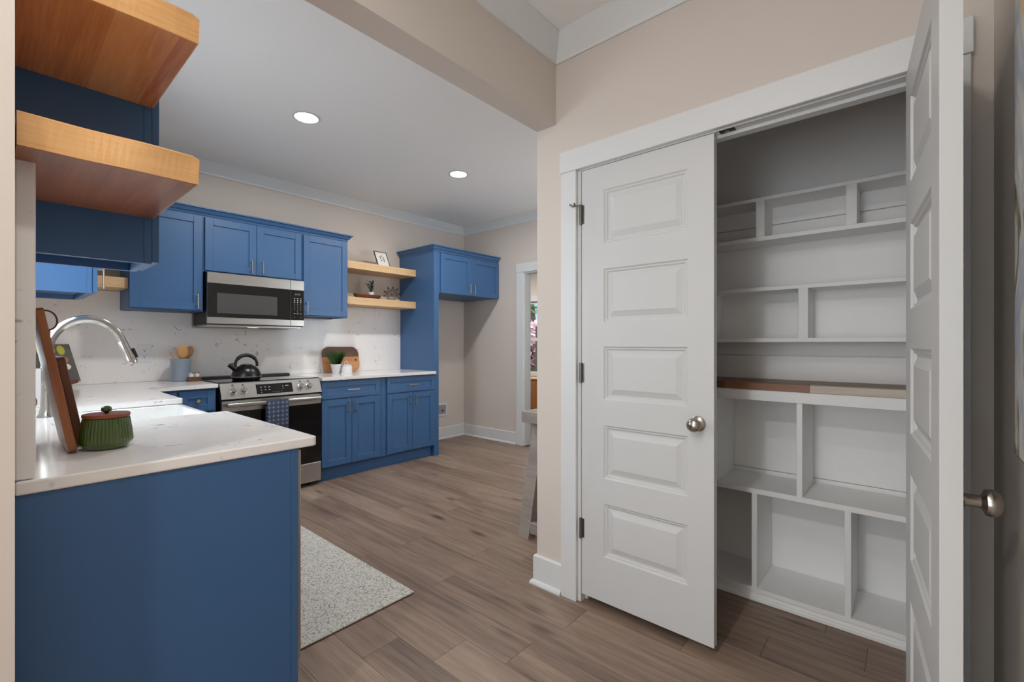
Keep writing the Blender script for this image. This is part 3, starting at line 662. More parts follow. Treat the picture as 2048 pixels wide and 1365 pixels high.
# --- apron sink
sk = thing('apron_sink', (.43, 2.67, .67), 'white fireclay apron front sink set in the worktop', 'sink')
x0, x1, y0, y1, zt, zb, th = .152, .700, 2.312, 3.027, .9055, .668, .028
mb = MB().box(x0, x1, y0, y0 + th, zb, zt, .006, 2).box(x0, x1, y1 - th, y1, zb, zt, .006, 2).box(x0, x0 + th, y0 + .01, y1 - .01, zb, zt, .006, 2).box(x1 - th, x1, y0 + .01, y1 - .01, zb, zt, .006, 2).box(x0 + .01, x1 - .01, y0 + .01, y1 - .01, zb, zb + .025)
obj('basin', mb, M['sink'], sk, True, angle=35)
obj('drain', MB().lathe([(.045, zb + .0255), (.045, zb + .029), (.03, zb + .0285), (.0, zb + .027)], .42, 2.67, 24), M['chrome'], sk, True)
# --- faucet
fx, fy = .158, 2.67
fc = thing('kitchen_faucet', (fx, fy, CT), 'brushed gooseneck pull-down faucet arching over the sink', 'faucet')
obj('body', MB().lathe([(.031, CT), (.031, CT + .006), (.026, CT + .014), (.0205, CT + .04), (.0185, CT + .10), (.0185, CT + .20), (.020, CT + .205), (.0175, CT + .215)], fx, fy, 28), M['chrome'], fc, True)
arc = [(fx, fy, CT + .21)]
cx, cz, ra = fx + .122, 1.195, .122
for k in range(0, 25):
    a = math.pi - math.pi * k / 24 * .889
    arc.append((cx + ra * math.cos(a), fy, cz + ra * math.sin(a) * 1.22))
e = Vector(arc[-1]); dirv = (Vector(arc[-1]) - Vector(arc[-2])).normalized()
obj('gooseneck', MB().tube(arc, .0165, 18), M['chrome'], fc, True)
tip = e + dirv * .102
sp = obj('spray_head', MB().tube([e - dirv * .002, e + dirv * .05, e + dirv * .085, e + dirv * .092, tip], .02, 20, rad=[.0172, .0195, .0225, .024, .0225]), M['chrome'], fc, True)
bt = e + dirv * .062 + Vector((.0225, 0, .008)); obj('spray_button', MB().tube([bt - dirv * .022, bt + dirv * .022], .0075, 10), M['plastic'], sp, True)
obj('lever', MB().tube([(fx, fy, CT + .11), (fx, fy - .035, CT + .115)], .009, 12).tube([(fx, fy - .035, CT + .115), (fx + .02, fy - .055, CT + .18)], .006, 10), M['chrome'], fc, True)

# --- near wall cabinet, its shelves, and the cabinet beyond the window
XU = .345
def end_cab(y0, y1, label, hy, ndoor=1):
    r = thing('wall_cabinet', (.19, (y0 + y1) / 2, 1.49), label, 'cabinet', 'blue wall cabinets')
    obj('side_panel', MB().box(XW + .001, XU - .020, y0, y0 + .018, 1.494, 2.262), M['blue'], r)
    obj('face_frame', MB().box(XU - .0195, XU, y0, y0 + .04, 1.494, 2.262, .001).box(XU - .0195, XU, y1 - .04, y1, 1.494, 2.262).box(XU - .0195, XU, y0 + .04, y1 - .04, 1.494, 1.53).box(XU - .0195, XU, y0 + .04, y1 - .04, 2.22, 2.262), M['blue'], r)
    obj('carcass', MB().box(XW + .001, XU - .0205, y1 - .018, y1, 1.494, 2.262).box(XW + .001, XU - .0205, y0 + .018, y1 - .018, 1.520, 1.536).box(XW + .001, XU - .0205, y0 + .018, y1 - .018, 2.246, 2.262).box(XW + .001, XW + .012, y0 + .018, y1 - .018, 1.536, 2.246), M['bluein'], r)
    d = shaker(r, fX, O0, y0 + .004, y1 - .004, 1.500, 2.252, XU + .001); pull(d, fX, O0, hy, 1.525, 1.637, XU + .021)
    obj('crown', MB().sweep(ccrown(2.262, 2.320), [(XW, y0), (XU, y0), (XU, y1), (XW, y1)], side=-1), M['blue'], r)
def ccrown(zb, zt): return [(0, zb), (.004, zb), (.008, zb + .014), (.020, zb + .024), (.034, zt - .014), (.046, zt - .010), (.046, zt), (0, zt)]
end_cab(1.842, 2.085, 'blue wall cabinet carrying thick wooden shelves on its side', 2.045)
end_cab(3.130, 3.68, 'blue wall cabinet beyond the sink window', 3.172)
def live_shelf(z0, z1, label, wav, um):
    xs = [XW + .002 + (XU + .002 - XW) * i / 24 for i in range(25)]
    mb = MB(); rows = []
    for i, x in enumerate(xs):
        f = i / 24; b = wav(f); yb = 1.358 + b * .6; yt = 1.358 - .008 + b * 1.4
        zt = z1 + b * .25
        if i == 24: zt -= .006
        rows.append([mb.bm.verts.new(p) for p in ((x, yb, z0), (x, yt, zt - .004), (x, yt + .004, zt), (x, 1.840, z1), (x, 1.840, z0))])
    for a, c in zip(rows[:-1], rows[1:]):
        for k in range(5): mb.bm.faces.new((a[k], a[(k + 1) % 5], c[(k + 1) % 5], c[k]))
    mb.bm.faces.new(rows[0][::-1]); mb.bm.faces.new(rows[-1])
    r = thing('thick_shelf', (.19, 1.6, z0), label, 'shelf', 'thick wooden shelves on the cabinet side')
    obj('board', mb, M['shelfwood'], r, False)
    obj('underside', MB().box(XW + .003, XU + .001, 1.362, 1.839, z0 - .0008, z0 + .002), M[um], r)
    nm = MB()
    for _ in range(7):
        px = random.uniform(XW + .03, XU - .02); pz = random.uniform(z0 + .012, z1 - .012)
        nm.box(px, px + random.uniform(.003, .007), 1.346, 1.352, pz, pz + .0022)
    return r
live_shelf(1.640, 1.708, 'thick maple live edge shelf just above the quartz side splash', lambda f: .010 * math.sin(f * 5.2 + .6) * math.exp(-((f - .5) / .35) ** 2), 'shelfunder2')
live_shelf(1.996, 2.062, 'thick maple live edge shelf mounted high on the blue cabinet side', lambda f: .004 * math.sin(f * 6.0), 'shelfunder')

# --- upper cabinets on the range wall
def upper(x0, x1, z0, label, doors, handles):
    r = thing('wall_cabinet', ((x0 + x1) / 2, YU, z0), label, 'cabinet', 'blue wall cabinets')
    obj('body', MB().box(x0, x1, YU, YR - .002, z0 + .006, 2.262), M['blue'], r)
    obj('bottom_lip', MB().box(x0, x1, YU, YU + .018, z0 - .006, z0 + .006).box(x0, x0 + .016, YU + .018, YR - .022, z0 - .006, z0 + .006).box(x1 - .016, x1, YU + .018, YR - .022, z0 - .006, z0 + .006), M['blue'], r)
    for (a, b), hu in zip(doors, handles):
        d = shaker(r, fY, O0, a, b, z0 + .004, 2.252, -YU); pull(d, fY, O0, hu, z0 + .016, z0 + .128, -YU + .020)
    return r
ua = upper(.666, 1.126, 1.500, 'blue wall cabinet with one tall door, hinged before the microwave', [(.668, 1.116)], [1.082])
ub = upper(1.127, 1.912, 1.822, 'short blue wall cabinet with two doors above the microwave', [(1.136, 1.5165), (1.5195, 1.902)], [1.474, 1.562])
uc = upper(1.913, 2.366, 1.500, 'blue wall cabinet with one tall door between microwave and open shelves', [(1.922, 2.360)], [1.948])
obj('crown', MB().sweep(ccrown(2.262, 2.322), [(.666, YR - .002), (.666, YU), (2.366, YU), (2.366, YR - .002)], side=-1), M['blue'], ub)
# --- tall panel and refrigerator cabinet
r = thing('refrigerator_surround', (3.7, 4.2, 0), 'tall blue panel with two door cabinet over the empty refrigerator niche', 'cabinet')
obj('tall_panel', MB().box(3.224, 3.290, YF - .004, YR - .002, 0, 2.262, .001), M['blue'], r)
obj('body', MB().box(3.290, XR - .003, YF, YR - .002, 1.806, 2.262), M['blue'], r)
for a, b, hu in ((3.312, 3.778, 3.742), (3.781, XR - .012, 3.817)):
    d = shaker(r, fY, O0, a, b, 1.806, 2.252, -YF); pull(d, fY, O0, hu, 1.824, 1.936, -YF + .020)
obj('crown', MB().sweep(ccrown(2.262, 2.326), [(3.224, YR - .002), (3.224, YF - .004), (XR - .003, YF - .004)], side=-1), M['blue'], r)
# --- open shelves on the range wall
def oshelf(x0, x1, z0, label):
    tag(obj('open_shelf', MB().box(x0, x1, 4.276, YR - .001, z0, z0 + .076, .002, 2), M['farshelf'], loc=((x0 + x1) / 2, 4.43, z0)), label, 'shelf', 'pale wooden open shelves')
oshelf(2.3675, 3.2235, 2.006, 'pale maple open shelf carrying the small black picture frame')
oshelf(2.3675, 3.2235, 1.640, 'pale maple open shelf carrying the wire star and wooden bowl')
oshelf(XW + .002, .6645, 1.640, 'pale maple open shelf in the corner beside the tall blue door')

# ------------------------------------------------------------------ range
rg = thing('range', (1.54, 3.93, 0), 'stainless slide-in electric range with black oven door', 'stove')
RX0, RX1 = 1.150, 1.926
obj('body', MB().box(RX0 + .002, RX1 - .002, 3.955, 4.565, .03, .925), M['black'], rg)
obj('cooktop', MB().box(RX0, RX1, 3.955, 4.50, .925, .9405, .003, 2), M['blackglass'], rg)
obj('rear_vent', MB().box(RX0 + .02, RX1 - .02, 4.50, 4.568, .925, .956, .004, 2), M['plastic'], rg)
cp = obj('control_panel', MB().faces([(RX0, 3.957, .936), (RX1, 3.957, .936), (RX1, 3.948, .930), (RX0, 3.948, .930), (RX1, 3.896, .815), (RX0, 3.896, .815), (RX0, 3.957, .812), (RX1, 3.957, .812)], [(0, 1, 2, 3), (3, 2, 4, 5), (5, 4, 7, 6), (0, 3, 5, 6), (1, 7, 4, 2), (0, 6, 7, 1)]), M['steel'], rg)
pn = Vector((0, -.115, .052)).normalized(); pu = Vector((0, -.052, -.115)).normalized()
def onpanel(x, s, w): # s 0..1 down the slanted face
    p = Vector((x, 3.948 - .052 * s, .930 - .115 * s)) + pn * w; return p
def panel_quad(mb, x0, x1, s0, s1, w, th=.002):
    v = [onpanel(x0, s0, w), onpanel(x1, s0, w), onpanel(x1, s1, w), onpanel(x0, s1, w), onpanel(x0, s0, w - th), onpanel(x1, s0, w - th), onpanel(x1, s1, w - th), onpanel(x0, s1, w - th)]
    mb.faces(v, [(0, 1, 2, 3), (4, 7, 6, 5), (0, 4, 5, 1), (1, 5, 6, 2), (2, 6, 7, 3), (3, 7, 4, 0)])
mb = MB(); panel_quad(mb, 1.400, 1.682, .17, .83, .0015); dp = obj('display', mb, M['blackglass'], cp)
mb = MB()
for x, s, w_ in ((1.430, .36, .012), (1.462, .36, .012), (1.492, .36, .014), (1.430, .55, .011), (1.462, .55, .011), (1.492, .55, .012), (1.600, .36, .010), (1.625, .34, .026), (1.600, .52, .008)):
    panel_quad(mb, x, x + w_, s, s + .035, .0022, .001)
obj('display_marks', mb, M['keymark'], dp)
mb = MB()
for x, s in ((1.430, .70), (1.520, .70), (1.542, .70), (1.564, .70), (1.586, .70)): panel_quad(mb, x, x + .009, s, s + .06, .0022, .001)
obj('display_marks', mb, M['greymark'], dp)
for kx in (1.236, 1.308, 1.752, 1.822):
    k = MB().lathe([(.027, .0), (.027, .004), (.0225, .006), (.021, .024), (.019, .028), (0, .028)], n=28)
    k.box(-.0045, .0045, -.020, .020, .026, .034, .0015)
    rot = pn.to_track_quat('Z', 'Y').to_matrix().to_4x4(); k.xf(Matrix.Translation(onpanel(kx, .50, 0)) @ rot)
    kn = obj('knob', k, M['chrome'], rg, True)
    mm = MB(); panel_quad(mm, kx - .007, kx + .007, .075, .20, .0012, .001); panel_quad(mm, kx - .004, kx + .004, .10, .175, .0016, .001)
    obj('dial_mark', mm, M['greymark'], kn)
od = obj('oven_door', MB().box(RX0 + .003, RX1 - .003, 3.906, 3.953, .715, .800, .003, 2).box(RX0 + .003, RX1 - .003, 3.915, 3.953, .212, .715), M['steel'], rg)
obj('oven_glass', MB().box(RX0 + .003, RX1 - .003, 3.906, 3.915, .212, .7145, .002), M['blackglass'], od)
obj('oven_handle', MB().box(RX0 + .025, RX1 - .020, 3.850, 3.872, .754, .785, .009, 3).tube([(RX0 + .075, 3.906, .770), (RX0 + .075, 3.862, .770)], .008, 10).tube([(RX1 - .075, 3.906, .770), (RX1 - .075, 3.862, .770)], .008, 10), M['steel'], od, True)
obj('storage_drawer', MB().box(RX0 + .003, RX1 - .003, 3.906, 3.953, .040, .205, .003, 2), M['steel'], rg)
for a in (RX0 + .06, RX1 - .06):
    for b in (3.99, 4.52): obj('foot', MB().lathe([(.016, 0), (.016, .03)], a, b, 12), M['plastic'], rg)
# towel over the oven handle
mb = MB(); rows = []
tz = [(3.8455, .520), (3.8450, .60), (3.8450, .70), (3.8450, .770), (3.850, .7865), (3.861, .7895), (3.872, .7865), (3.8765, .770), (3.878, .70), (3.879, .60)]
for x in [1.452 + .168 * i / 12 for i in range(13)]:
    wv = .0022 * math.sin((x - 1.45) * 70)
    rows.append([mb.bm.verts.new((x, y - (wv + .0026 if i < 4 else 0), z)) for i, (y, z) in enumerate(tz)])
for a, b in zip(rows[:-1], rows[1:]):
    for k in range(len(tz) - 1): mb.bm.faces.new((a[k], b[k], b[k + 1], a[k + 1]))
tw = obj('hand_towel', mb, M['towel'], None, True, loc=(1.536, 3.862, .52))
tw.modifiers.new('thickness', 'SOLIDIFY').thickness = .0025
tag(tw, 'slate blue towel with rows of rings hanging on the oven handle', 'towel')

# ------------------------------------------------------------------ microwave
mw = thing('microwave', (1.52, 4.4, 1.39), 'stainless over-the-range microwave with dark glass door', 'microwave')
MY = 4.205
obj('body', MB().box(1.140, 1.908, MY + .022, YR - .022, 1.392, 1.815), M['plastic'], mw)
obj('vent_base', MB().box(1.150, 1.898, MY + .05, YR - .022, 1.378, 1.392), M['steel'], mw)
obj('task_lamp', MB().box(1.49, 1.56, MY + .12, MY + .17, 1.3760, 1.3785), M['mwlamp'], mw)
d = obj('door', MB().box(1.140, 1.7865, MY, MY + .021, 1.398, 1.452, .002).box(1.140, 1.7865, MY, MY + .021, 1.724, 1.812, .002).box(1.140, 1.7865, MY + .004, MY + .021, 1.452, 1.724), M['steel'], mw)
obj('door_glass', MB().box(1.141, 1.786, MY, MY + .004, 1.4525, 1.7235), M['blackglass'], d)
obj('window', MB().box(1.208, 1.672, MY - .0008, MY + .0005, 1.485, 1.648), M['mwglass'], d)
k = obj('control_panel', MB().box(1.788, 1.909, MY, MY + .021, 1.398, 1.452, .002).box(1.788, 1.909, MY, MY + .021, 1.724, 1.812, .002).box(1.788, 1.909, MY + .001, MY + .021, 1.4525, 1.7235), M['steel'], mw)
obj('keypad', MB().box(1.789, 1.908, MY - .0003, MY + .001, 1.453, 1.723), M['blackglass'], k)
mb = MB()
for rr in range(9):
    for cc in range(3):
        if rr == 7 and cc != 1: continue
        ww = .012 if rr in (0, 8) else (.010 if rr in (1, 2) else .0045); hh = .0045 if rr not in (1, 2) else .007
        x = 1.822 + cc * .0275; z = 1.648 - rr * .0172
        mb.box(x - ww / 2, x + ww / 2, MY - .0012, MY - .0004, z - hh / 2, z + hh / 2)
obj('key_marks', mb, M['keymark'], k)
mb = MB()
for i in range(4): mb.box(1.826 + i * .013, 1.835 + i * .013, MY - .0012, MY - .0004, 1.678, 1.694)
for x in (1.822, 1.877): mb.box(x - .004, x + .004, MY - .0012, MY - .0004, 1.474, 1.481)
obj('clock_digits', mb, M['greymark'], k)

# ------------------------------------------------------------------ outlets, niche box, painting
def outlet(x, z, label, y=YR - .0205):
    r = thing('wall_outlet', (x, y, z), label, 'outlet', 'white wall outlets')
    obj('plate', MB().box(x - .044, x + .044, y - .006, y, z - .068, z + .068, .002, 2), M['outlet'], r)
    for dz in (-.024, .024):
        f_ = obj('receptacle', MB().lathe([(.020, -.0075), (.020, -.006)], n=20, axis='y').xf(Matrix.Translation((x, y, z + dz))), M['outlet'], r)
        obj('slots', MB().box(x - .009, x - .006, y - .0082, y - .0074, z + dz + .001, z + dz + .010).box(x + .006, x + .009, y - .0082, y - .0074, z + dz + .001, z + dz + .010).box(x - .003, x + .003, y - .0082, y - .0074, z + dz - .011, z + dz - .005), M['slot'], f_)
outlet(.812, 1.160, 'white double outlet on the quartz backsplash beside the blue crock')
outlet(2.345, 1.148, 'white double outlet half hidden behind the round-cornered board')
wb = thing('supply_box', (3.875, YR, .30), 'white recessed water supply box in the refrigerator niche', 'supply box')
obj('frame', MB().box(3.79, 3.81, YR - .012, YR, .300, .462).box(3.938, 3.958, YR - .012, YR, .300, .462).box(3.81, 3.938, YR - .012, YR, .300, .322).box(3.81, 3.938, YR - .012, YR, .440, .462), M['trim'], wb)
obj('back', MB().box(3.81, 3.938, YR - .003, YR - .0005, .322, .440), M['hole'], wb)
obj('valve', MB().lathe([(.012, -.03), (.012, -.003)], n=14, axis='y').xf(Matrix.Translation((3.88, YR, .37))), M['nickel'], wb, True)
cv = thing('canvas_painting', (.9, YE, 1.4), 'large abstract canvas in grey, olive and orange on the hall end wall', 'painting')
obj('canvas', MB().box(.35, 1.270, YE + .004, YE + .030, 1.030, 2.25, .002), M['canvas'], cv)
obj('stretcher_edge', MB().box(.348, 1.272, YE + .001, YE + .026, 1.024, 2.256), M['canvasedge'], cv)

# ------------------------------------------------------------------ things on the worktops
def loop(name, pts, r, m, parent, n=8): return obj(name, MB().tube(pts, r, n), m, parent, True)
# green canister
gx, gy = .224, 1.752
g = thing('ribbed_canister', (gx, gy, CT), 'green glazed ribbed canister with wooden lid beside the leaning boards', 'canister')
wob = lambda a, h: 1 + (.034 * (abs(math.sin(a * 20)) - .6) if CT + .020 < h < CT + .083 else 0)
pr = [(.0, CT), (.042, CT), (.050, CT + .005), (.0585, CT + .017), (.0605, CT + .022), (.0595, CT + .032), (.0575, CT + .05), (.0550, CT + .068), (.0530, CT + .082), (.0525, CT + .088), (.049, CT + .089), (.0, CT + .088)]
obj('jar', MB().lathe(pr, gx, gy, 160, wob=wob), M['greenglaze'], g, True, angle=60)
ld = obj('lid', MB().lathe([(0, CT + .0895), (.0515, CT + .0895), (.0535, CT + .092), (.0535, CT + .0985), (.052, CT + .100), (0, CT + .100)], gx, gy, 48), M['lidwood'], g, True, angle=30)
obj('lid_knob', MB().lathe([(.004, CT + .100), (.0055, CT + .103), (.0115, CT + .107), (.0125, CT + .112), (.0105, CT + .118), (.005, CT + .121), (0, CT + .1215)], gx, gy, 24), M['greenglaze'], ld, True)
# leaning boards: thin in local x, long in y and z, leaning back on the splash
def board(name, label, loc, dims, lean, m, grp, rnd=.02, hole=False):
    tx, ly, lz = dims
    mb = MB(); n = 5; poly = []
    for cx_, cz_, a0 in ((ly - rnd, rnd, -90), (ly - rnd, lz - rnd, 0), (rnd, lz - rnd, 90), (rnd, rnd, 180)):
        for k in range(n): a = math.radians(a0 + 90 * k / (n - 1)); poly.append((cx_ + rnd * math.cos(a), cz_ + rnd * math.sin(a)))
    mb.prism(poly, 0, tx, .0022, 2)
    mb.xf(Matrix(((0, 0, 1, 0), (1, 0, 0, 0), (0, 1, 0, 0), (0, 0, 0, 1))))
    o = lthing(name, loc, label, 'cutting board', grp, (0, lean, 0)); obj('board', mb, m, o)
    return o
lean = math.radians(-9.6)
b1 = board('cutting_board', 'thick acacia board with leather loop leaning on the quartz side splash', (.142, 1.715, CT + .0045), (.019, .26, .395), lean, M['walnut'], 'leaning cutting boards', .012)
lp = [(.019 + .019 * math.sin(q), .004 - .008 * math.sin(q), .3605 - .026 * math.cos(q)) for q in [math.pi * i / 18 for i in range(19)]]
obj('leather_loop', MB().tube(lp, .0022, 8).tube([(.020, .004, .335), (.020, .06, .315)], .0022, 6), M['leather'], b1, True)
board('cutting_board', 'shorter dark walnut board leaning in front of the acacia board', (.168, 1.818, CT + .0030), (.019, .20, .262), lean, M['boarddark'], 'leaning cutting boards', .012)
# cookbook on a stand in the corner
cb = lthing('cookbook', (.282, 4.31, CT), 'open cookbook with pears on its page propped in the worktop corner', 'book', None, (0, 0, math.radians(45)))
Ml = Matrix.Rotation(math.radians(-17), 4, 'X')
def pg(mb): return mb.xf(Matrix.Translation((0, 0, .03)) @ Ml)
obj('cover', pg(MB().box(-.215, .215, 0, .012, 0, .285, .002)), M['pagepink'], cb)
pgs = obj('page', pg(MB().box(-.21, -.003, -.004, 0, .006, .279).box(.003, .21, -.004, 0, .006, .279)), M['cover'], cb)
def disc(cx_, cz_, rx, rz, y=-.0052):
    n = 20; m_ = MB(); m_.faces([(cx_ + rx * math.cos(6.2832 * k / n), y, cz_ + rz * math.sin(6.2832 * k / n)) for k in range(n)] + [(cx_ + rx * math.cos(6.2832 * k / n), y + .0011, cz_ + rz * math.sin(6.2832 * k / n)) for k in range(n)], [tuple(range(n)), tuple(range(2 * n - 1, n - 1, -1))] + [(k, (k + 1) % n, n + (k + 1) % n, n + k) for k in range(n)]); return pg(m_)
for c_ in ((.13, .235, .030, .034), (.06, .240, .026, .032), (-.02, .235, .03, .034)): obj('pear_print', disc(*c_), M['pear'], pgs)
for c_ in ((.11, .165, .055, .030), (.03, .160, .05, .028)): obj('bread_print', disc(*c_), M['bread'], pgs)
obj('plate_print', disc(.10, .115, .07, .028, -.0050), M['paper'], pgs)
obj('stand', pg(MB().box(-.15, .15, -.035, .014, -.012, 0).box(-.15, .15, -.035, -.030, 0, .012)).box(-.12, -.10, .0, .10, 0, .012).box(.10, .12, .0, .10, 0, .012).tube([(0, .095, .006), (0, .06, .20)], .006, 8), M['darkbowl'], cb)
# white canister and wicker ball by the sink window
tag(obj('ridged_tin', MB().lathe([(0, CT), (.055, CT), (.057, CT + .004), (.057, CT + .165), (.059, CT + .168), (.059, CT + .176), (0, CT + .178)], .158, 3.30, 60, wob=lambda a, h: 1 + (.012 * math.sin(a * 30) if CT + .01 < h < CT + .16 else 0)), M['whiteglaze'], None, True, loc=(.158, 3.30, CT)), 'white ridged canister standing behind the faucet', 'canister')
mb = MB()
for i in range(14):
    n_ = Vector((random.gauss(0, 1), random.gauss(0, 1), random.gauss(0, 1))).normalized(); a_ = n_.orthogonal().normalized(); b_ = n_.cross(a_); rr = random.uniform(.036, .042)
    mb.tube([Vector((.098, 2.90, CT + .044)) + (a_ * math.cos(6.2832 * k / 20) + b_ * math.sin(6.2832 * k / 20)) * rr for k in range(20)], .0019, 6, closed=True)
tag(obj('twig_ball', mb, M['twig'], None, True, loc=(.098, 2.90, CT)), 'small brown twig ball on the ledge behind the sink', 'ornament')
# utensil crock
kx, ky = 1.022, 4.45
c = thing('utensil_crock', (kx, ky, CT), 'blue grey ridged crock holding wooden spoons', 'crock')
pr = [(0, CT), (.066, CT), (.069, CT + .003)]
for i in range(5): pr += [(.0695, CT + .008 + i * .012), (.0672, CT + .014 + i * .012)]
pr += [(.0695, CT + .070), (.0695, CT + .165), (.072, CT + .170), (.072, CT + .180), (.067, CT + .181), (.065, CT + .165), (.064, CT + .02), (0, CT + .018)]
obj('pot', MB().lathe(pr, kx, ky, 44), M['bluecrock'], c, True, angle=60)
def spoon(x, y, tx, ty, h, head, rx, label, flat=.35):
    base_ = Vector((x, y, CT + .022)); top = Vector((x + tx, y + ty, CT + h))
    o = thing('wooden_spoon', base_, label, 'utensil', 'wooden utensils in the crock')
    obj('handle', MB().tube([base_, base_.lerp(top, .5), base_.lerp(top, .80)], .005, 8), M['spoon'], o, True)
    if head:
        m_ = MB(); n = 14; dv = (top - base_).normalized(); c_ = base_.lerp(top, .86)
        bmesh.ops.create_uvsphere(m_.bm, u_segments=16, v_segments=10, radius=1)
        q = dv.to_track_quat('Z', 'X').to_matrix().to_4x4()
        m_.xf(Matrix.Translation(c_) @ Matrix.Rotation(math.atan2(tx, h - .022), 4, 'Y') @ Matrix.Diagonal((rx, rx * flat, head, 1)))
        obj('spoon_head', m_, M['spoon'], o, True)
spoon(kx + .036, ky - .030, -.143, .0, .285, 0, 0, 'thin wooden spatula handle sticking out of the crock')
spoon(kx - .003, ky - .01, .012, -.01, .268, .058, .040, 'wide wooden turner upright in the crock', .25)
spoon(kx - .030, ky + .030, .106, .0, .262, .056, .032, 'wooden spoon tilted over the crock rim', .4)
# salt and pepper set
s_ = thing('salt_pepper_set', (1.085, 4.33, CT), 'salt and pepper jars in a dark wooden holder beside the crock', 'condiment set')
obj('holder', MB().box(1.040, 1.128, 4.305, 4.355, CT, CT + .034, .003, 2), M['darkbowl'], s_)
for x in (1.064, 1.104):
    j = obj('shaker_jar', MB().lathe([(.015, CT + .0345), (.016, CT + .037), (.016, CT + .060), (.014, CT + .062)], x, 4.33, 20), M['paper'], s_, True)
    obj('shaker_cap', MB().lathe([(.0165, CT + .0625), (.0165, CT + .072), (.014, CT + .074), (0, CT + .074)], x, 4.33, 20), M['chrome'], j, True)
# kettle
tx, ty, tz_ = 1.395, 4.12, .9405
k = thing('kettle', (tx, ty, tz_), 'black whistling kettle with looped handle on the cooktop', 'kettle')
B = [(0, 0), (.094, 0), (.102, .006), (.108, .016), (.109, .022)]
obj('base', MB().lathe([(r_, tz_ + h) for r_, h in B], tx, ty, 48), M['black'], k, True)
obj('band', MB().lathe([(.109, tz_ + .022), (.1105, tz_ + .024), (.1105, tz_ + .030), (.108, tz_ + .032)], tx, ty, 48), M['steel'], k, True)
D = [(.108, .032), (.106, .048), (.099, .070), (.087, .090), (.070, .106), (.050, .116), (.044, .118)]
obj('body', MB().lathe([(r_, tz_ + h) for r_, h in D], tx, ty, 48), M['black'], k, True)
ld = obj('lid', MB().lathe([(.044, tz_ + .118), (.046, tz_ + .121), (.043, tz_ + .125), (.020, tz_ + .130), (0, tz_ + .131)], tx, ty, 36), M['black'], k, True)
obj('handle', MB().tube([(tx + .082 * math.cos(a), ty, tz_ + .125 + .078 * math.sin(a)) for a in [math.radians(-12 + 204 * i / 20) for i in range(21)]], .0135, 12, rad=[.015 if 4 < i < 16 else .011 for i in range(21)]), M['plastic'], k, True)
sp = obj('spout', MB().tube([(tx - .070, ty, tz_ + .078), (tx - .112, ty, tz_ + .114)], .016, 14, rad=[.021, .0165]), M['black'], k, True)
obj('whistle_cap', MB().tube([(tx - .109, ty, tz_ + .112), (tx - .126, ty, tz_ + .127)], .018, 14).tube([(tx - .108, ty, tz_ + .128), (tx - .090, ty, tz_ + .140)], .004, 8), M['plastic'], sp, True)
# round-cornered serving board, grass pot, white jar
mb = MB(); n = 7; poly = []
wd, hg, rn = .405, .272, .075
for cx_, cz_, a0 in ((wd - rn, rn, -90), (wd - rn, hg - rn, 0), (rn, hg - rn, 90), (rn, rn, 180)):
    for q in range(n): a = math.radians(a0 + 90 * q / (n - 1)); poly.append((cx_ + rn * math.cos(a), cz_ + rn * math.sin(a)))
split = .165
def half(lo):
    pts = []
    for i in range(len(poly)):
        a, b = poly[i], poly[(i + 1) % len(poly)]
        ina = (a[1] <= split) == lo; inb = (b[1] <= split) == lo
        if ina: pts.append(a)
        if ina != inb:
            f_ = (split - a[1]) / (b[1] - a[1]); pts.append((a[0] + f_ * (b[0] - a[0]), split))
    return pts
rb = lthing('serving_board', (2.245, 4.495, CT + .002), 'round cornered two tone wooden board leaning on the quartz backsplash', 'cutting board', None, (math.radians(-12), 0, 0))
RX = Matrix(((1, 0, 0, 0), (0, 0, -1, 0), (0, 1, 0, 0), (0, 0, 0, 1)))
obj('lower_board', MB().prism(half(True), -.016, 0, .001, 1).xf(RX), wood('board_light', [(150, 96, 52), (188, 132, 82), (206, 156, 104)], 'x', .45, .9), rb)
obj('upper_board', MB().prism(half(False), -.016, 0, .001, 1).xf(RX), wood('board_dark', [(70, 40, 28), (100, 60, 42), (124, 78, 56)], 'x', .45, .9), rb)
obj('hang_hole', MB().lathe([(.011, -.0012), (.011, .001), (.006, .001), (.006, -.0012)], n=20, axis='y').xf(Matrix.Translation((.365, 0, .128))), M['dark'], rb, True)
gx2, gy2 = 2.318, 4.395
p = thing('grass_pot', (gx2, gy2, CT), 'white tapered pot of green faux grass before the wooden board', 'plant')
obj('pot', MB().lathe([(0, CT), (.032, CT), (.034, CT + .002), (.050, CT + .090), (.050, CT + .093), (.045, CT + .093), (.043, CT + .080), (0, CT + .078)], gx2, gy2, 36), M['ceramicgrey'], p, True)
obj('soil', MB().lathe([(0, CT + .081), (.0435, CT + .080)], gx2, gy2, 20), M['soil'], p)
def blades(name, m, cx_, cy_, z0, n, r0, spread, h, wd_, parent):
    mb = MB()
    for _ in range(n):
        a = random.uniform(0, 6.283); q = r0 * random.random() ** .5; s = spread * random.uniform(.2, 1); hh = h * random.uniform(.65, 1)
        b0 = Vector((cx_ + q * math.cos(a), cy_ + q * math.sin(a), z0)); b1_ = b0 + Vector((s * .45 * math.cos(a), s * .45 * math.sin(a), hh * .6)); b2 = b0 + Vector((s * math.cos(a), s * math.sin(a), hh))
        sd = Vector((-math.sin(a + 1), math.cos(a + 1), 0)) * wd_
        mb.faces([b0 - sd, b0 + sd, b1_ + sd, b1_ - sd, b2], [(0, 1, 2, 3), (3, 2, 4)])
    o = obj(name, mb, m, parent); o['kind'] = 'stuff'; return o
blades('grass_blades', M['leaf'], gx2, gy2, CT + .078, 380, .036, .105, .180, .0024, p)
jx, jy = 2.438, 4.41
j = thing('sugar_jar', (jx, jy, CT), 'small white lidded jar with loop handle beside the grass pot', 'jar')
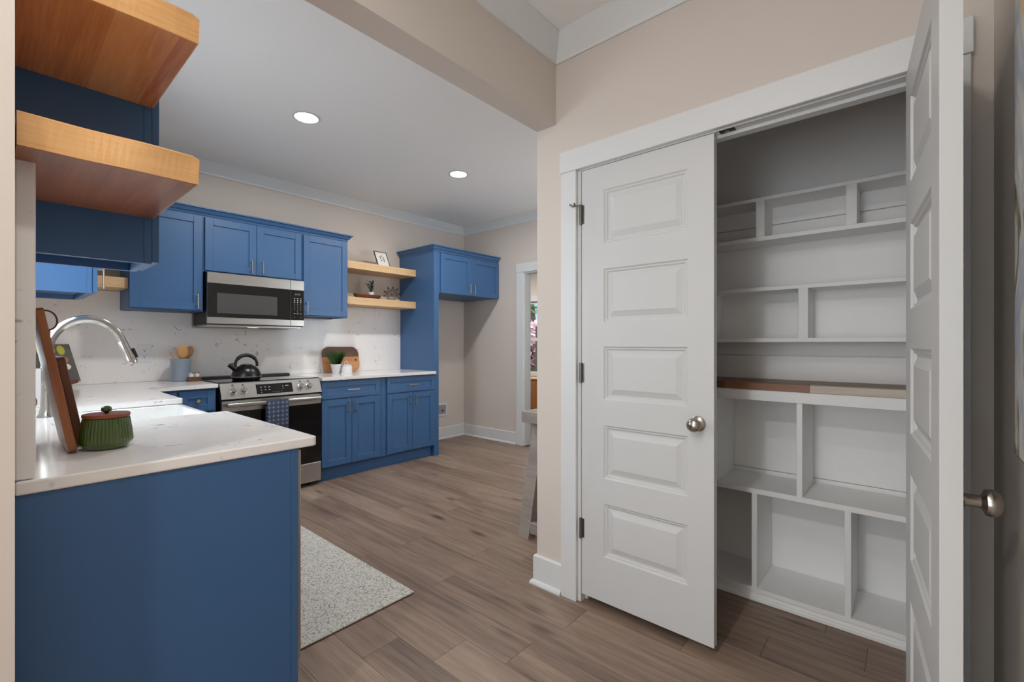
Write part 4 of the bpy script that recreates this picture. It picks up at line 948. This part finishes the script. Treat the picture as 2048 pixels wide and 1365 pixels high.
obj('body', MB().lathe([(0, CT), (.058, CT), (.060, CT + .004), (.060, CT + .052), (.054, CT + .066), (.050, CT + .069), (0, CT + .069)], jx, jy, 40), M['whiteglaze'], j, True)
l_ = obj('lid', MB().lathe([(0, CT + .0695), (.053, CT + .0695), (.055, CT + .073), (.055, CT + .080), (.050, CT + .084), (0, CT + .087)], jx, jy, 40), M['whiteglaze'], j, True)
obj('loop_handle', MB().tube([(jx + .017 * math.cos(a), jy, CT + .094 + .026 * math.sin(a)) for a in [math.radians(-25 + 230 * i / 14) for i in range(15)]], .0045, 10), M['whiteglaze'], l_, True)
# picture frame on the upper open shelf
pf = lthing('picture_frame', (2.832, 4.312, 2.0825), 'small black metal frame with leaf print on the upper open shelf', 'picture frame', None, (math.radians(-28), 0, 0))
fw, fh = .155, .190
obj('frame', MB().box(-fw / 2, -fw / 2 + .007, 0, .010, 0, fh).box(fw / 2 - .007, fw / 2, 0, .010, 0, fh).box(-fw / 2 + .007, fw / 2 - .007, 0, .010, 0, .007).box(-fw / 2 + .007, fw / 2 - .007, 0, .010, fh - .007, fh), M['ink'], pf)
pr_ = obj('print', MB().box(-fw / 2 + .007, fw / 2 - .007, .003, .006, .007, fh - .007), M['paper'], pf)
for i, (lx, lz, sx_) in enumerate(((.004, .135, 1), (-.016, .120, -1), (.022, .116, 1), (-.014, .098, -1), (.022, .092, 1), (-.010, .075, -1), (.020, .068, 1))):
    m_ = MB(); bmesh.ops.create_uvsphere(m_.bm, u_segments=10, v_segments=6, radius=1)
    m_.xf(Matrix.Translation((lx, .0028, lz)) @ Matrix.Rotation(.6 * sx_, 4, 'Y') @ Matrix.Diagonal((.0065, .0006, .0105, 1))); obj('leaf_print', m_, M['ink'], pr_)
obj('easel_wire', MB().tube([(-.05, .010, .10), (-.05, .098, .055)], .002, 6).tube([(.05, .010, .10), (.05, .098, .055)], .002, 6).tube([(-.05, .098, .055), (.05, .098, .055)], .002, 6), M['ink'], pf)
# dough bowl with potted plant
bz = 1.7165
bw = thing('dough_bowl', (2.69, 4.42, bz), 'long dark wooden dough bowl on the lower open shelf', 'bowl')
mb = MB(); rings = []
for (rx_, ry_, z_) in ((.10, .035, 0), (.138, .050, .008), (.160, .062, .030), (.166, .066, .046), (.159, .060, .046), (.140, .048, .022), (.10, .03, .012)):
    rings.append([mb.bm.verts.new((2.69 + rx_ * math.cos(6.2832 * q / 36), 4.42 + ry_ * math.sin(6.2832 * q / 36), bz + z_ + .006 * abs(math.cos(6.2832 * q / 36)) * (z_ > .01))) for q in range(36)])
for a, b in zip(rings[:-1], rings[1:]):
    for q in range(36): mb.bm.faces.new((a[q], a[(q + 1) % 36], b[(q + 1) % 36], b[q]))
mb.bm.faces.new(rings[0][::-1]); mb.bm.faces.new(rings[-1])
obj('bowl', mb, M['darkbowl'], bw, True)
px_, py_, pz_ = 2.735, 4.42, bz + .0185
p = thing('potted_plant', (px_, py_, pz_), 'tiny round-leaved plant in white pot set in the dough bowl', 'plant')
obj('pot', MB().lathe([(0, pz_), (.022, pz_), (.032, pz_ + .05), (.033, pz_ + .062), (.028, pz_ + .062), (.026, pz_ + .05), (0, pz_ + .048)], px_, py_, 28), M['whiteglaze'], p, True)
random.seed(11)
for i in range(11):
    a = random.uniform(0, 6.28); s = random.uniform(.01, .06); h = random.uniform(.06, .14)
    b0 = Vector((px_, py_, pz_ + .05)); b2 = b0 + Vector((s * math.cos(a), s * .7 * math.sin(a), h))
    st = obj('stem', MB().tube([b0, b0.lerp(b2, .5) + Vector((0, 0, .008)), b2], .0013, 5), M['leafdark'], p)
    for q in range(5):
        c_ = b0.lerp(b2, .45 + .13 * q) + Vector((random.uniform(-.012, .012), random.uniform(-.01, .01), random.uniform(-.004, .008)))
        m_ = MB(); bmesh.ops.create_uvsphere(m_.bm, u_segments=8, v_segments=5, radius=1)
        m_.xf(Matrix.Translation(c_) @ Matrix.Rotation(random.uniform(0, 6.28), 4, 'Z') @ Matrix.Rotation(random.uniform(-.9, .9), 4, 'X') @ Matrix.Diagonal((.0115, .0115, .0015, 1)))
        obj('leaf', m_, M['leafdark'], st)
tag(obj('glass_votive', MB().lathe([(0, bz + .020), (.018, bz + .020), (.021, bz + .058), (.019, bz + .058), (.016, bz + .024), (0, bz + .024)], 2.625, 4.42, 24), M['clear'], None, True, loc=(2.625, 4.42, bz + .02)), 'small clear glass cup in the dough bowl', 'glass cup')
# wire star
sx_, sy_, sz_ = 2.998, 4.42, 1.7165 + .078
mb = MB(); ph = (1 + 5 ** .5) / 2
ico = [Vector(v).normalized() for v in [(0, s1, s2 * ph) for s1 in (-1, 1) for s2 in (-1, 1)] + [(s1, s2 * ph, 0) for s1 in (-1, 1) for s2 in (-1, 1)] + [(s2 * ph, 0, s1) for s1 in (-1, 1) for s2 in (-1, 1)]]
ico = [Matrix.Rotation(.35, 3, 'Y') @ Matrix.Rotation(.3, 3, 'X') @ v for v in ico]
cen = Vector((sx_, sy_, sz_))
dodec = []
for i in range(12):
    for j_ in range(i):
        for k_ in range(j_):
            if all((ico[p1] - ico[p2]).length < 1.1 for p1, p2 in ((i, j_), (j_, k_), (i, k_))): dodec.append((ico[i] + ico[j_] + ico[k_]).normalized())
for v in ico:
    tipv = cen + v * .112 if v.z > -.6 else cen + v * .078
    for d_ in sorted(dodec, key=lambda q: (q - v).length)[:5]: mb.tube([tipv, cen + d_ * .045], .0016, 5)
zmin = min(v.co.z for v in mb.bm.verts)
bmesh.ops.translate(mb.bm, verts=mb.bm.verts, vec=(0, 0, 1.7165 - zmin))
tag(obj('wire_star', mb, M['ink'], None, True, loc=(sx_, sy_, 1.7165)), 'black wire geometric star ornament on the lower open shelf', 'ornament')

# ------------------------------------------------------------------ rug and console table
rgx = thing('kitchen_rug', (1.08, 2.6, 0), 'flat woven light grey rug before the sink run', 'rug')
obj('pile', MB().box(.775, 1.387, 1.850, 3.36, .003, .010, .003, 2), M['rug'], rgx)
obj('backing', MB().box(.777, 1.385, 1.852, 3.358, .0003, .003), M['rugedge'], rgx)
tb = thing('console_table', (2.9, 1.70, 0), 'whitewashed wooden console table against the closet partition', 'table')
obj('tabletop', MB().box(2.300, 3.60, 1.500, 1.925, .722, .795, .004, 2), M['greytable'], tb)
for x_top, x_bot in ((2.40, 2.235), (3.50, 3.665)):
    for y_ in (1.53, 1.815):
        v = [(x_bot, y_, 0), (x_bot + .07, y_, 0), (x_bot + .07, y_ + .085, 0), (x_bot, y_ + .085, 0), (x_top, y_, .722), (x_top + .07, y_, .722), (x_top + .07, y_ + .085, .722), (x_top, y_ + .085, .722)]
        obj('leg', MB().faces(v, [(0, 3, 2, 1), (4, 5, 6, 7), (0, 1, 5, 4), (1, 2, 6, 5), (2, 3, 7, 6), (3, 0, 4, 7)]), M['greytable'], tb)
    obj('stretcher', MB().box(x_bot + .016, x_bot + .062, 1.615, 1.815, .035, .105, .003), M['greytable'], tb)
obj('long_stretcher', MB().box(2.30, 3.68, 1.69, 1.735, .06, .10, .003), M['greytable'], tb)
